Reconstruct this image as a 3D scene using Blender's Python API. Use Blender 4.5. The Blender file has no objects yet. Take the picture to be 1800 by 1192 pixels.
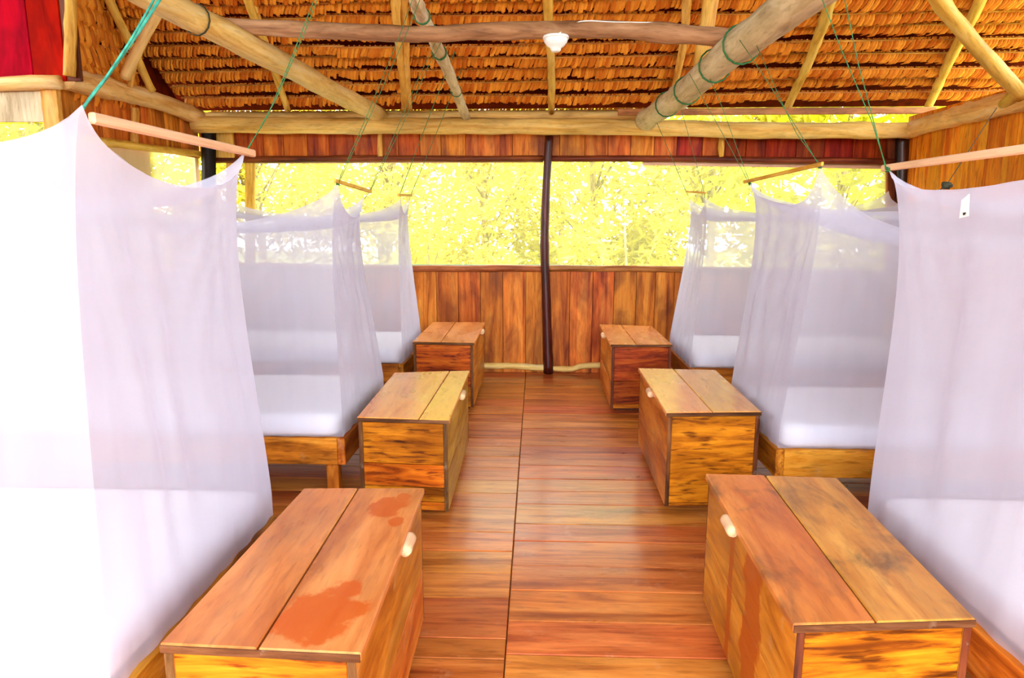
import bpy, math, random
import numpy as np
from mathutils import Matrix, Vector, noise
rng = random.Random(7)
S = bpy.context.scene
C = S.collection

# ------------------------------------------------------------------ camera
FPX, PITCH, YAW, CAMH = 1184.07, 0.1751980, -0.0365333, 1.6
cp, sp, cy, sy = math.cos(PITCH), math.sin(PITCH), math.cos(YAW), math.sin(YAW)
cam = bpy.data.objects.new('camera', bpy.data.cameras.new('camera'))
C.objects.link(cam)
cam.data.sensor_width = 36.0
cam.data.lens = 36.0 * FPX / 1800.0
cam.data.clip_start = 0.02
cam.data.clip_end = 300
_r = Vector((cy, -sy, 0)); _fw = Vector((sy * cp, cy * cp, -sp)); _up = _r.cross(_fw)
cam.matrix_world = Matrix(((_r.x, _up.x, -_fw.x, 0), (_r.y, _up.y, -_fw.y, 0), (_r.z, _up.z, -_fw.z, CAMH), (0, 0, 0, 1)))
S.camera = cam

# ------------------------------------------------------------------ world, sun, daylight, exposure
world = bpy.data.worlds.new('world'); S.world = world; world.use_nodes = True
bg = world.node_tree.nodes['Background']
bg.inputs[0].default_value = (0.90, 0.95, 1.0, 1)
bg.inputs[1].default_value = 3.6
def light(name, typ, loc, target, energy, color, **kw):
    l = bpy.data.lights.new(name, typ); l.energy = energy; l.color = color
    for k, v in kw.items(): setattr(l, k, v)
    o = bpy.data.objects.new(name, l); C.objects.link(o); o.location = loc
    o.rotation_euler = (Vector(target) - Vector(loc)).to_track_quat('-Z', 'Y').to_euler()
    return o
light('sun', 'SUN', (4, -6, 12), (1.5, 3.5, 0), 6.0, (1.0, 0.95, 0.85), angle=0.05)
light('daylight_front', 'AREA', (0, -15.0, 8.0), (0, 4, 1.0), 3700, (0.93, 0.96, 1.0), shape='RECTANGLE', size=22, size_y=9)
S.view_settings.view_transform = 'Standard'
S.view_settings.look = 'None'
S.view_settings.gamma = 1.0
S.view_settings.use_curve_mapping = False
S.view_settings.exposure = 1.05
S.cycles.use_denoising = True
S.cycles.transparent_max_bounces = 40
S.cycles.max_bounces = 10
S.cycles.diffuse_bounces = 5
S.cycles.transmission_bounces = 8
S.cycles.sample_clamp_indirect = 8

# ------------------------------------------------------------------ pixel -> place (on a stated plane)
def ray(x, y):
    u = (x - 900) / FPX; v = (596 - y) / FPX
    Y = cp + sp * v; z = -sp + cp * v
    return Vector((cy * u + sy * Y, -sy * u + cy * Y, z))
O = Vector((0, 0, CAMH))
def at_Y(x, y, Y): d = ray(x, y); return O + d * (Y / d.y)
def at_Z(x, y, Z): d = ray(x, y); return O + d * ((Z - CAMH) / d.z)
def at_X(x, y, X): d = ray(x, y); return O + d * (X / d.x)
def at_P(x, y, p, n):
    d = ray(x, y); return O + d * ((Vector(p) - O).dot(n) / d.dot(n))

# ------------------------------------------------------------------ object helpers
WM = {}
def put(o, parent=None, mw=None):
    C.objects.link(o)
    mw = mw or Matrix.Identity(4)
    WM[o.name] = mw
    if parent is not None:
        o.parent = parent
        o.matrix_basis = WM[parent.name].inverted() @ mw
    else:
        o.matrix_basis = mw
    return o
def tag(o, label=None, cat=None, group=None, kind=None):
    if label: o['label'] = label
    if cat: o['category'] = cat
    if group: o['group'] = group
    if kind: o['kind'] = kind
    return o
def empty(name, loc=(0, 0, 0), label=None, cat=None, group=None, kind=None, parent=None):
    o = bpy.data.objects.new(name, None); o.empty_display_size = 0.1
    put(o, parent, Matrix.Translation(Vector(loc)))
    return tag(o, label, cat, group, kind)
def mesh_obj(name, verts, faces, mat, parent=None, smooth=False, mw=None, center=True):
    """verts in world space; the object's origin is placed at their middle (or at mw)."""
    vs = [Vector(v) for v in verts]
    if mw is None:
        if center:
            lo = Vector((min(v[i] for v in vs) for i in range(3))); hi = Vector((max(v[i] for v in vs) for i in range(3)))
            mw = Matrix.Translation((lo + hi) / 2)
        else:
            mw = Matrix.Identity(4)
    inv = mw.inverted()
    me = bpy.data.meshes.new(name)
    me.from_pydata([tuple(inv @ v) for v in vs], [], faces)
    if smooth: me.polygons.foreach_set('use_smooth', [True] * len(me.polygons))
    me.materials.append(mat); me.update()
    return put(bpy.data.objects.new(name, me), parent, mw)
def frame(c, ax, up=Vector((0, 0, 1))):
    x = Vector(ax).normalized()
    if abs(x.dot(up)) > 0.95: up = Vector((0, 1, 0))
    y = up.cross(x).normalized(); z = x.cross(y)
    return Matrix(((x.x, y.x, z.x, c[0]), (x.y, y.y, z.y, c[1]), (x.z, y.z, z.z, c[2]), (0, 0, 0, 1)))
def bevel_hexa(P, b):
    """P: 8 points ordered i+2j+4k; returns chamfered box verts/faces (trilinear)."""
    P = [Vector(p) for p in P]
    L = [(P[1] - P[0]).length, (P[2] - P[0]).length, (P[4] - P[0]).length]
    e = [min(0.45, b / max(l, 1e-6)) for l in L]
    def tri(a, bb, c):
        r = Vector((0, 0, 0))
        for i in (0, 1):
            for j in (0, 1):
                for k in (0, 1):
                    r += P[i + 2 * j + 4 * k] * ((a if i else 1 - a) * (bb if j else 1 - bb) * (c if k else 1 - c))
        return r
    verts = []; idx = {}
    for i in (0, 1):
        for j in (0, 1):
            for k in (0, 1):
                t = (i, j, k)
                for ax in range(3):       # vertex lying on face normal to ax
                    q = [(1 - e[m] if t[m] else e[m]) if m != ax else float(t[m]) for m in range(3)]
                    idx[(i, j, k, ax)] = len(verts); verts.append(tri(*q))
    faces = []
    cen = sum(P, Vector()) / 8
    def add(f):
        n = (verts[f[1]] - verts[f[0]]).cross(verts[f[2]] - verts[f[0]])
        m = sum((verts[i] for i in f), Vector()) / len(f)
        faces.append(f if n.dot(m - cen) > 0 else f[::-1])
    for ax in range(3):
        o1, o2 = [m for m in range(3) if m != ax]
        for s in (0, 1):
            f = []
            for (p, q) in ((0, 0), (1, 0), (1, 1), (0, 1)):
                t = [0, 0, 0]; t[ax] = s; t[o1] = p; t[o2] = q
                f.append(idx[(*t, ax)])
            add(f)
        for p in (0, 1):                   # edges along ax
            for q in (0, 1):
                t0 = [0, 0, 0]; t0[o1] = p; t0[o2] = q; t1 = list(t0); t1[ax] = 1
                add([idx[(*t0, o1)], idx[(*t1, o1)], idx[(*t1, o2)], idx[(*t0, o2)]])
    for i in (0, 1):
        for j in (0, 1):
            for k in (0, 1):
                add([idx[(i, j, k, 0)], idx[(i, j, k, 1)], idx[(i, j, k, 2)]])
    return verts, faces
def hexa(name, P, grain, mat, parent=None, bevel=0.004):
    v, f = bevel_hexa(P, bevel)
    c = sum((Vector(p) for p in P), Vector()) / 8
    return mesh_obj(name, v, f, mat, parent, mw=frame(c, grain))
def box(name, lo, hi, grain, mat, parent=None, bevel=0.004):
    P = [Vector(((hi if i else lo)[0], (hi if j else lo)[1], (hi if k else lo)[2])) for k in (0, 1) for j in (0, 1) for i in (0, 1)]
    return hexa(name, P, Vector(grain), mat, parent, bevel)
def tube_geo(pts, radii, sides=10, wob=0.0, seed=0, caps=True):
    pts = [Vector(p) for p in pts]; n = len(pts); verts = []; faces = []
    ref = None
    for i, p in enumerate(pts):
        t = (pts[min(i + 1, n - 1)] - pts[max(i - 1, 0)]).normalized()
        if ref is None:
            ref = Vector((0, 0, 1)) if abs(t.z) < 0.9 else Vector((0, 1, 0))
        a = (ref - t * ref.dot(t)).normalized(); b = t.cross(a); ref = a
        r = radii[i] if hasattr(radii, '__len__') else radii
        for k in range(sides):
            th = 2 * math.pi * k / sides
            rr = r * (1 + wob * noise.noise(Vector((math.cos(th) * 1.3 + seed, math.sin(th) * 1.3, i * 0.45 + seed))))
            verts.append(p + a * (rr * math.cos(th)) + b * (rr * math.sin(th)))
    for i in range(n - 1):
        for k in range(sides):
            k2 = (k + 1) % sides
            faces.append((i * sides + k, i * sides + k2, (i + 1) * sides + k2, (i + 1) * sides + k))
    if caps:
        faces.append(tuple(range(sides))[::-1]); faces.append(tuple((n - 1) * sides + k for k in range(sides)))
    return verts, faces
def spline(ctrl, n):
    """Catmull-Rom through ctrl (Vectors), n samples."""
    c = [Vector(p) for p in ctrl]
    if len(c) == 2: return [c[0].lerp(c[1], i / (n - 1)) for i in range(n)]
    c = [c[0] * 2 - c[1]] + c + [c[-1] * 2 - c[-2]]
    m = len(c) - 3; out = []
    for i in range(n):
        t = i / (n - 1) * m; k = min(int(t), m - 1); f = t - k
        p0, p1, p2, p3 = c[k:k + 4]
        out.append(0.5 * ((2 * p1) + (p2 - p0) * f + (2 * p0 - 5 * p1 + 4 * p2 - p3) * f * f + (3 * p1 - p0 - 3 * p2 + p3) * f ** 3))
    return out
def pole(name, ctrl, r0, r1, mat, label=None, cat='pole', group=None, parent=None, knots=3, n=30, sides=12, wob=0.10, jitter=0.006, kind=None):
    pts = spline(ctrl, n); L = (pts[-1] - pts[0]).length; sd = rng.random() * 50
    ks = [rng.random() for _ in range(knots)]
    radii = []
    for i in range(n):
        t = i / (n - 1); r = r0 + (r1 - r0) * t
        for k in ks: r *= 1 + 0.10 * math.exp(-((t - k) * L / 0.05) ** 2)
        radii.append(r)
        if 0 < i < n - 1:
            pts[i] = pts[i] + Vector((noise.noise(Vector((sd, t * L * 1.6, 0))), noise.noise(Vector((sd, t * L * 1.6, 7))), noise.noise(Vector((sd, t * L * 1.6, 13))))) * jitter * 2
    v, f = tube_geo(pts, radii, sides, wob, sd)
    o = mesh_obj(name, v, f, mat, parent, smooth=True, mw=frame((pts[0] + pts[-1]) / 2, pts[-1] - pts[0]))
    o['_'] = 0; del o['_']
    tag(o, label, cat if label else None, group, kind)
    return o, pts, radii
def ring(parent, pts, radii, i, mat, turns=2, rr=0.005, name='rope_tie'):
    p = pts[i]; t = (pts[min(i + 1, len(pts) - 1)] - pts[max(i - 1, 0)]).normalized()
    a = t.orthogonal().normalized(); b = t.cross(a); R = radii[i] * 1.06 + rr
    path = []
    for k in range(14 * turns + 1):
        th = 2 * math.pi * k / 14
        path.append(p + a * R * math.cos(th) + b * R * math.sin(th) + t * (rr * 1.8 * (k / 14 - turns / 2) + 0.006 * math.sin(th)))
    v, f = tube_geo(path, rr, 6)
    return mesh_obj(name, v, f, mat, parent, smooth=True)

# ------------------------------------------------------------------ materials
def new_mat(name):
    m = bpy.data.materials.new(name); m.use_nodes = True
    nt = m.node_tree; nt.nodes.clear()
    out = nt.nodes.new('ShaderNodeOutputMaterial')
    return m, nt, out
def nd(nt, t, ins=None, **props):
    n = nt.nodes.new(t)
    for k, v in props.items(): setattr(n, k, v)
    for k, v in (ins or {}).items():
        if isinstance(v, bpy.types.NodeSocket): nt.links.new(v, n.inputs[k])
        else: n.inputs[k].default_value = v
    return n
def ramp(nt, fac, stops):
    r = nt.nodes.new('ShaderNodeValToRGB'); nt.links.new(fac, r.inputs[0])
    el = r.color_ramp.elements
    while len(el) < len(stops): el.new(0.5)
    for e, (p, c) in zip(el, stops): e.position = p; e.color = (*c, 1) if len(c) == 3 else c
    return r.outputs[0]
def mixc(nt, fac, a, b, blend='MIX'):
    n = nt.nodes.new('ShaderNodeMix'); n.data_type = 'RGBA'; n.blend_type = blend
    for s, v in ((n.inputs[0], fac), (n.inputs[6], a), (n.inputs[7], b)):
        if isinstance(v, bpy.types.NodeSocket): nt.links.new(v, s)
        else: s.default_value = v if not isinstance(v, tuple) else ((*v, 1) if len(v) == 3 else v)
    return n.outputs[2]
def math_(nt, op, a, b=0.0):
    n = nt.nodes.new('ShaderNodeMath'); n.operation = op
    for s, v in zip(n.inputs, (a, b)):
        if isinstance(v, bpy.types.NodeSocket): nt.links.new(v, s)
        else: s.default_value = v
    return n.outputs[0]
def wood(name, dark, mid, lite, gx=1.6, gy=16.0, rough=0.45, spec=0.2, blotch=0.6, fleck=0.35, var=0.22, bump=0.25, coat=0.0, stain=None, wear=None, stains=None):
    m, nt, out = new_mat(name)
    tc = nd(nt, 'ShaderNodeTexCoord').outputs['Object']
    oi = nd(nt, 'ShaderNodeObjectInfo').outputs['Random']
    off = nd(nt, 'ShaderNodeVectorMath', {0: (37.1, 17.3, 23.9), 'Scale': oi}, operation='SCALE').outputs[0]
    co = nd(nt, 'ShaderNodeVectorMath', {0: tc, 1: off}, operation='ADD').outputs[0]
    mp = nd(nt, 'ShaderNodeMapping', {'Vector': co, 'Scale': (gx, gy, gy)}).outputs[0]
    n1 = nd(nt, 'ShaderNodeTexNoise', {'Vector': mp, 'Scale': 1.0, 'Detail': 7.0, 'Roughness': 0.62, 'Distortion': 0.9}).outputs[0]
    base = ramp(nt, n1, [(0.33, dark), (0.5, mid), (0.68, lite)])
    mp2 = nd(nt, 'ShaderNodeMapping', {'Vector': co, 'Scale': (2.2, 5.5, 5.5)}).outputs[0]
    n2 = nd(nt, 'ShaderNodeTexNoise', {'Vector': mp2, 'Scale': 1.0, 'Detail': 4.0, 'Roughness': 0.55, 'Distortion': 0.6}).outputs[0]
    bl = ramp(nt, n2, [(0.34, (0.35, 0.27, 0.22)), (0.58, (1, 1, 1))])
    base = mixc(nt, blotch, base, bl, 'MULTIPLY')
    mp3 = nd(nt, 'ShaderNodeMapping', {'Vector': co, 'Scale': (9.0, 60.0, 60.0)}).outputs[0]
    n3 = nd(nt, 'ShaderNodeTexNoise', {'Vector': mp3, 'Scale': 1.0, 'Detail': 3.0, 'Roughness': 0.5}).outputs[0]
    fl = ramp(nt, n3, [(0.33, (0.22, 0.12, 0.08)), (0.45, (1, 1, 1))])
    base = mixc(nt, fleck, base, fl, 'MULTIPLY')
    if wear:      # pale scuffed grey-white patches
        n5 = nd(nt, 'ShaderNodeTexNoise', {'Vector': co, 'Scale': 7.0, 'Detail': 6.0, 'Roughness': 0.7}).outputs[0]
        wf = ramp(nt, n5, [(0.60, (0, 0, 0)), (0.72, (1, 1, 1))])
        base = mixc(nt, math_(nt, 'MULTIPLY', wf, wear[0]), base, wear[1])
    if stain:     # broad smoky dark smudges
        n6 = nd(nt, 'ShaderNodeTexNoise', {'Vector': nd(nt, 'ShaderNodeMapping', {'Vector': co, 'Scale': (3.0, 5.0, 5.0)}).outputs[0], 'Scale': 1.0, 'Detail': 5.0, 'Roughness': 0.6, 'Distortion': 0.4}).outputs[0]
        sf = ramp(nt, n6, [(0.50, (0, 0, 0)), (0.66, (1, 1, 1))])
        base = mixc(nt, math_(nt, 'MULTIPLY', sf, stain[0]), base, stain[1])
    if stains:    # wet marks at their own places on the board (object space)
        nz = nd(nt, 'ShaderNodeTexNoise', {'Vector': tc, 'Scale': 9.0, 'Detail': 5.0, 'Roughness': 0.6}).outputs[0]
        acc = None
        for (px_, py_, rx, ry) in stains[0]:
            d = nd(nt, 'ShaderNodeVectorMath', {0: tc, 1: (px_, py_, 0)}, operation='SUBTRACT').outputs[0]
            d = nd(nt, 'ShaderNodeVectorMath', {0: d, 1: (1 / rx, 1 / ry, 0)}, operation='MULTIPLY').outputs[0]
            l = nd(nt, 'ShaderNodeVectorMath', {0: d}, operation='LENGTH').outputs['Value']
            l = math_(nt, 'ADD', l, math_(nt, 'MULTIPLY', math_(nt, 'SUBTRACT', nz, 0.5), 2.2))
            acc = l if acc is None else math_(nt, 'MINIMUM', acc, l)
        sf = ramp(nt, acc, [(0.80, (1, 1, 1)), (1.0, (0, 0, 0))])
        base = mixc(nt, math_(nt, 'MULTIPLY', sf, 0.82), base, stains[1])
    v = math_(nt, 'ADD', math_(nt, 'MULTIPLY', oi, 2 * var), 1 - var)
    hs = nd(nt, 'ShaderNodeHueSaturation', {'Color': base, 'Value': v, 'Hue': math_(nt, 'ADD', 0.5, math_(nt, 'MULTIPLY', math_(nt, 'SUBTRACT', math_(nt, 'FRACT', math_(nt, 'MULTIPLY', oi, 7.31)), 0.5), 0.025))}).outputs[0]
    bs = nd(nt, 'ShaderNodeBsdfPrincipled', {'Base Color': hs, 'Roughness': rough, 'Specular IOR Level': spec, 'Coat Weight': coat, 'Coat Roughness': 0.18})
    rgh = math_(nt, 'ADD', rough, math_(nt, 'MULTIPLY', math_(nt, 'SUBTRACT', n2, 0.5), 0.35))
    nt.links.new(rgh, bs.inputs['Roughness'])
    hgt = math_(nt, 'ADD', math_(nt, 'MULTIPLY', n1, 0.6), math_(nt, 'MULTIPLY', n3, 0.4))
    bp = nd(nt, 'ShaderNodeBump', {'Height': hgt, 'Strength': bump, 'Distance': 0.006}).outputs[0]
    nt.links.new(bp, bs.inputs['Normal'])
    nt.links.new(bs.outputs[0], out.inputs[0])
    return m
def flat(name, col, rough=0.6, spec=0.3, trans=0.0, var=0.0, nscale=20.0, bump=0.0):
    m, nt, out = new_mat(name)
    tc = nd(nt, 'ShaderNodeTexCoord').outputs['Object']
    n1 = nd(nt, 'ShaderNodeTexNoise', {'Vector': tc, 'Scale': nscale, 'Detail': 4.0}).outputs[0]
    c = ramp(nt, n1, [(0.3, tuple(x * (1 - var) for x in col)), (0.7, tuple(min(1, x * (1 + var)) for x in col))])
    bs = nd(nt, 'ShaderNodeBsdfPrincipled', {'Base Color': c, 'Roughness': rough, 'Specular IOR Level': spec})
    if bump: nt.links.new(nd(nt, 'ShaderNodeBump', {'Height': n1, 'Strength': bump, 'Distance': 0.01}).outputs[0], bs.inputs['Normal'])
    if trans:
        tr = nd(nt, 'ShaderNodeBsdfTranslucent', {'Color': c})
        mx = nd(nt, 'ShaderNodeMixShader', {0: trans, 1: bs.outputs[0], 2: tr.outputs[0]})
        nt.links.new(mx.outputs[0], out.inputs[0])
    else:
        nt.links.new(bs.outputs[0], out.inputs[0])
    return m
def gauze(name, col, open_, transl=0.5, floor_cos=0.16):
    """thin woven mesh: open area shrinks with slant, as in real netting"""
    m, nt, out = new_mat(name)
    lw = nd(nt, 'ShaderNodeLayerWeight', {'Blend': 0.5}).outputs['Facing']
    cs = math_(nt, 'MAXIMUM', math_(nt, 'SUBTRACT', 1.0, lw), floor_cos)
    tc = nd(nt, 'ShaderNodeTexCoord').outputs['Object']
    nz = nd(nt, 'ShaderNodeTexNoise', {'Vector': nd(nt, 'ShaderNodeMapping', {'Vector': tc, 'Scale': (14.0, 14.0, 0.8)}).outputs[0], 'Scale': 1.0, 'Detail': 3.0}).outputs[0]
    op = math_(nt, 'ADD', open_, math_(nt, 'MULTIPLY', math_(nt, 'SUBTRACT', nz, 0.5), 0.05))
    T = math_(nt, 'POWER', op, math_(nt, 'DIVIDE', 1.0, cs))
    df = nd(nt, 'ShaderNodeBsdfDiffuse', {'Color': (*col, 1)})
    tl = nd(nt, 'ShaderNodeBsdfTranslucent', {'Color': (*col, 1)})
    tp = nd(nt, 'ShaderNodeBsdfTransparent', {'Color': (1, 1, 1, 1)})
    a = nd(nt, 'ShaderNodeMixShader', {0: transl, 1: df.outputs[0], 2: tl.outputs[0]})
    b = nd(nt, 'ShaderNodeMixShader', {0: T, 1: a.outputs[0], 2: tp.outputs[0]})
    nt.links.new(b.outputs[0], out.inputs[0])
    return m

M = {}
M['floor'] = wood('floor_wood', (0.30, 0.055, 0.010), (0.58, 0.165, 0.028), (0.70, 0.255, 0.055), gx=1.2, gy=15, rough=0.34, spec=0.4, blotch=0.42, fleck=0.28, var=0.12, coat=0.35, wear=(0.28, (0.66, 0.38, 0.22)), bump=0.16)
M['wall'] = wood('wall_wood', (0.26, 0.035, 0.002), (0.66, 0.175, 0.015), (0.82, 0.32, 0.045), gx=0.9, gy=11, rough=0.55, blotch=0.8, fleck=0.2, var=0.12)
M['wall_red'] = wood('wall_red_wood', (0.24, 0.014, 0.001), (0.52, 0.07, 0.004), (0.66, 0.16, 0.016), gx=1.2, gy=13, rough=0.55, blotch=0.7, fleck=0.3, var=0.24)
M['wall_deep'] = wood('deep_red_wood', (0.13, 0.006, 0.0005), (0.28, 0.022, 0.001), (0.42, 0.06, 0.005), gx=1.2, gy=13, rough=0.55, spec=0.1, blotch=0.6, fleck=0.3, var=0.2)
M['wall_orange'] = wood('wall_orange_wood', (0.56, 0.12, 0.003), (0.82, 0.28, 0.008), (0.90, 0.42, 0.025), gx=1.2, gy=13, rough=0.55, blotch=0.4, fleck=0.4, var=0.12)
M['red_board'] = wood('red_board', (0.22, 0.002, 0.0005), (0.46, 0.005, 0.001), (0.56, 0.012, 0.001), gx=1.0, gy=5, rough=0.7, spec=0.03, blotch=0.6, fleck=0.1, var=0.03)
M['chest'] = wood('chest_wood', (0.15, 0.024, 0.001), (0.46, 0.115, 0.003), (0.62, 0.20, 0.009), gx=2.5, gy=24, rough=0.42, blotch=0.85, fleck=0.85, var=0.10, bump=0.3)
M['chest_pale'] = wood('chest_side_wood', (0.36, 0.075, 0.006), (0.60, 0.19, 0.018), (0.70, 0.29, 0.045), gx=1.6, gy=10, rough=0.40, blotch=0.7, fleck=0.25, var=0.12, wear=(0.35, (0.60, 0.38, 0.20)))
M['chest_dark'] = wood('dark_chest_wood', (0.11, 0.012, 0.001), (0.36, 0.065, 0.003), (0.54, 0.14, 0.008), gx=2.5, gy=20, rough=0.42, blotch=0.8, fleck=0.6, var=0.16, bump=0.3)
M['chest_olive'] = wood('olive_side_wood', (0.28, 0.13, 0.010), (0.48, 0.28, 0.030), (0.60, 0.40, 0.08), gx=1.6, gy=10, rough=0.38, blotch=0.6, fleck=0.25, var=0.10)
M['lid'] = wood('lid_wood', (0.64, 0.20, 0.035), (0.80, 0.31, 0.065), (0.85, 0.39, 0.10), gx=1.4, gy=9, rough=0.28, spec=0.45, blotch=0.28, fleck=0.2, var=0.05, bump=0.08, coat=0.4)
M['lid_smoky'] = wood('lid_smoky_wood', (0.48, 0.13, 0.016), (0.64, 0.22, 0.036), (0.74, 0.31, 0.065), gx=1.4, gy=9, rough=0.34, spec=0.4, blotch=0.45, fleck=0.22, var=0.04, bump=0.12, coat=0.12, stain=(0.85, (0.13, 0.05, 0.018)))
M['lid_edge'] = wood('lid_edge_wood', (0.05, 0.020, 0.008), (0.13, 0.05, 0.018), (0.22, 0.10, 0.04), gx=3, gy=20, rough=0.6, spec=0.1, var=0.1, wear=(0.3, (0.45, 0.36, 0.26)))
M['dark_stile'] = wood('dark_stile_wood', (0.05, 0.014, 0.006), (0.16, 0.040, 0.012), (0.28, 0.09, 0.03), gx=2, gy=14, rough=0.5, var=0.15, wear=(0.5, (0.38, 0.33, 0.26)))
M['bed'] = wood('bed_wood', (0.20, 0.042, 0.003), (0.54, 0.165, 0.010), (0.70, 0.29, 0.035), gx=1.6, gy=14, rough=0.5, blotch=0.75, fleck=0.5, var=0.12, wear=(0.3, (0.42, 0.30, 0.18)))
M['pole'] = wood('peeled_pole_wood', (0.70, 0.38, 0.08), (0.88, 0.60, 0.20), (0.93, 0.72, 0.34), gx=1.2, gy=14, rough=0.5, blotch=0.3, fleck=0.2, var=0.04)
M['pole_grey'] = wood('grey_pole_wood', (0.48, 0.35, 0.18), (0.70, 0.56, 0.33), (0.80, 0.70, 0.48), gx=1.6, gy=11, rough=0.6, blotch=0.35, fleck=0.3, var=0.05)
M['pole_brown'] = wood('brown_pole_wood', (0.20, 0.075, 0.035), (0.40, 0.18, 0.09), (0.56, 0.30, 0.17), gx=1.6, gy=11, rough=0.6, blotch=0.5, fleck=0.3, var=0.05)
M['rafter'] = wood('rafter_wood', (0.56, 0.24, 0.02), (0.78, 0.44, 0.07), (0.86, 0.56, 0.15), gx=1.6, gy=14, rough=0.55, blotch=0.35, fleck=0.3, var=0.06)
M['beam'] = wood('beam_wood', (0.66, 0.29, 0.045), (0.88, 0.54, 0.15), (0.93, 0.66, 0.27), gx=0.9, gy=12, rough=0.5, blotch=0.45, fleck=0.25, var=0.05)
M['batten'] = wood('batten_wood', (0.62, 0.36, 0.18), (0.76, 0.48, 0.27), (0.82, 0.56, 0.34), gx=1.5, gy=30, rough=0.55, blotch=0.15, fleck=0.1, var=0.05)
M['post'] = wood('dark_post_wood', (0.015, 0.003, 0.001), (0.06, 0.010, 0.003), (0.14, 0.026, 0.006), gx=2, gy=16, rough=0.35, spec=0.4, var=0.1)
M['black_post'] = wood('black_post_wood', (0.006, 0.003, 0.002), (0.014, 0.007, 0.004), (0.03, 0.014, 0.008), gx=2, gy=16, rough=0.6, var=0.1)
M['rail_dark'] = wood('dark_rail_wood', (0.06, 0.008, 0.003), (0.16, 0.022, 0.006), (0.28, 0.05, 0.012), gx=1.2, gy=16, rough=0.45, var=0.1)
M['rail'] = wood('sill_pole_wood', (0.24, 0.055, 0.012), (0.46, 0.14, 0.04), (0.62, 0.27, 0.09), gx=1.2, gy=16, rough=0.45, var=0.1)
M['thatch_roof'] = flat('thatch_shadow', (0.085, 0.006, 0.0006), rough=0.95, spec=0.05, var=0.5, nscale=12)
M['lath'] = wood('lath_wood', (0.46, 0.13, 0.012), (0.70, 0.27, 0.04), (0.80, 0.40, 0.10), gx=3, gy=30, rough=0.6, var=0.1)
M['rope'] = flat('green_cord', (0.025, 0.15, 0.045), rough=0.6, var=0.3, nscale=80)
M['rope_dark'] = flat('dark_cord', (0.05, 0.05, 0.025), rough=0.7, var=0.3, nscale=80)
M['rope_teal'] = flat('teal_cord', (0.03, 0.24, 0.18), rough=0.6, var=0.4, nscale=60)
M['sheet'] = flat('white_sheet', (0.86, 0.86, 0.88), rough=0.85, spec=0.1, var=0.02, nscale=6, bump=0.15)
M['lamp'] = flat('white_plastic', (0.88, 0.88, 0.86), rough=0.35, spec=0.5, var=0.01)
M['label'] = flat('white_label', (0.88, 0.90, 0.90), rough=0.6, var=0.01)
M['ink'] = flat('black_ink', (0.02, 0.02, 0.02), rough=0.6)
M['net'] = gauze('mosquito_netting', (0.72, 0.73, 0.86), 0.60)
M['screen'] = gauze('window_screen', (0.80, 0.80, 0.50), 0.80)
M['screen_edge'] = flat('teal_screen_hem', (0.30, 0.62, 0.45), rough=0.8, var=0.2)
M['ground'] = flat('earth_and_grass', (0.30, 0.32, 0.10), rough=0.95, var=0.4, nscale=2.0)
M['bark'] = wood('tree_bark', (0.22, 0.16, 0.05), (0.42, 0.34, 0.12), (0.55, 0.46, 0.2), gx=3, gy=9, rough=0.9)
def leafmat(name, a, b, tr=0.45, patch=True):
    m, nt, out = new_mat(name)
    ge = nd(nt, 'ShaderNodeNewGeometry').outputs['Random Per Island']
    if patch:
        tc = nd(nt, 'ShaderNodeTexCoord').outputs['Object']
        nz = nd(nt, 'ShaderNodeTexNoise', {'Vector': tc, 'Scale': 1.6, 'Detail': 3.0}).outputs[0]
        nz = math_(nt, 'MULTIPLY', math_(nt, 'SUBTRACT', nz, 0.32), 2.6)
        ge = math_(nt, 'ADD', math_(nt, 'MULTIPLY', ge, 0.35), math_(nt, 'MULTIPLY', nz, 0.65))
    c = ramp(nt, ge, [(0.0, a), (1.0, b)])
    bs = nd(nt, 'ShaderNodeBsdfPrincipled', {'Base Color': c, 'Roughness': 0.6, 'Specular IOR Level': 0.12})
    tl = nd(nt, 'ShaderNodeBsdfTranslucent', {'Color': c})
    mx = nd(nt, 'ShaderNodeMixShader', {0: tr, 1: bs.outputs[0], 2: tl.outputs[0]})
    nt.links.new(mx.outputs[0], out.inputs[0]); return m
M['thatch'] = leafmat('dried_palm_leaf', (0.52, 0.10, 0.004), (0.90, 0.34, 0.03), 0.10, False)
M['leaf_pale'] = leafmat('pale_yellow_green_leaf', (0.38, 0.28, 0.03), (0.80, 0.78, 0.10))
M['leaf_lime'] = leafmat('lime_leaf', (0.36, 0.29, 0.015), (0.84, 0.82, 0.11))
M['leaf_mid'] = leafmat('mid_green_leaf', (0.34, 0.34, 0.008), (0.70, 0.66, 0.03))

# ------------------------------------------------------------------ the setting
D = 7.0
XL, XR = -3.45, 3.62
XO = -4.95                       # plane of the added outer left wall, nearer than the jog
YJ = 4.95                        # where the left wall jogs outward
YF = -2.0
SL = 0.45; ZE = at_Y(950, 196, D).z        # slope and height of the thatch underside over the back wall
roof_p = Vector((0, D, ZE)); roof_n = Vector((0, SL, 1)).normalized()
def roof(x, y, drop=0.0): return at_P(x, y, roof_p - Vector((0, 0, drop)), roof_n)

# outside ground
mesh_obj('ground', [(-40, -30, -0.7), (40, -30, -0.7), (40, 50, -0.7), (-40, 50, -0.7)], [(0, 1, 2, 3)], M['ground'])['kind'] = 'structure'

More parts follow.
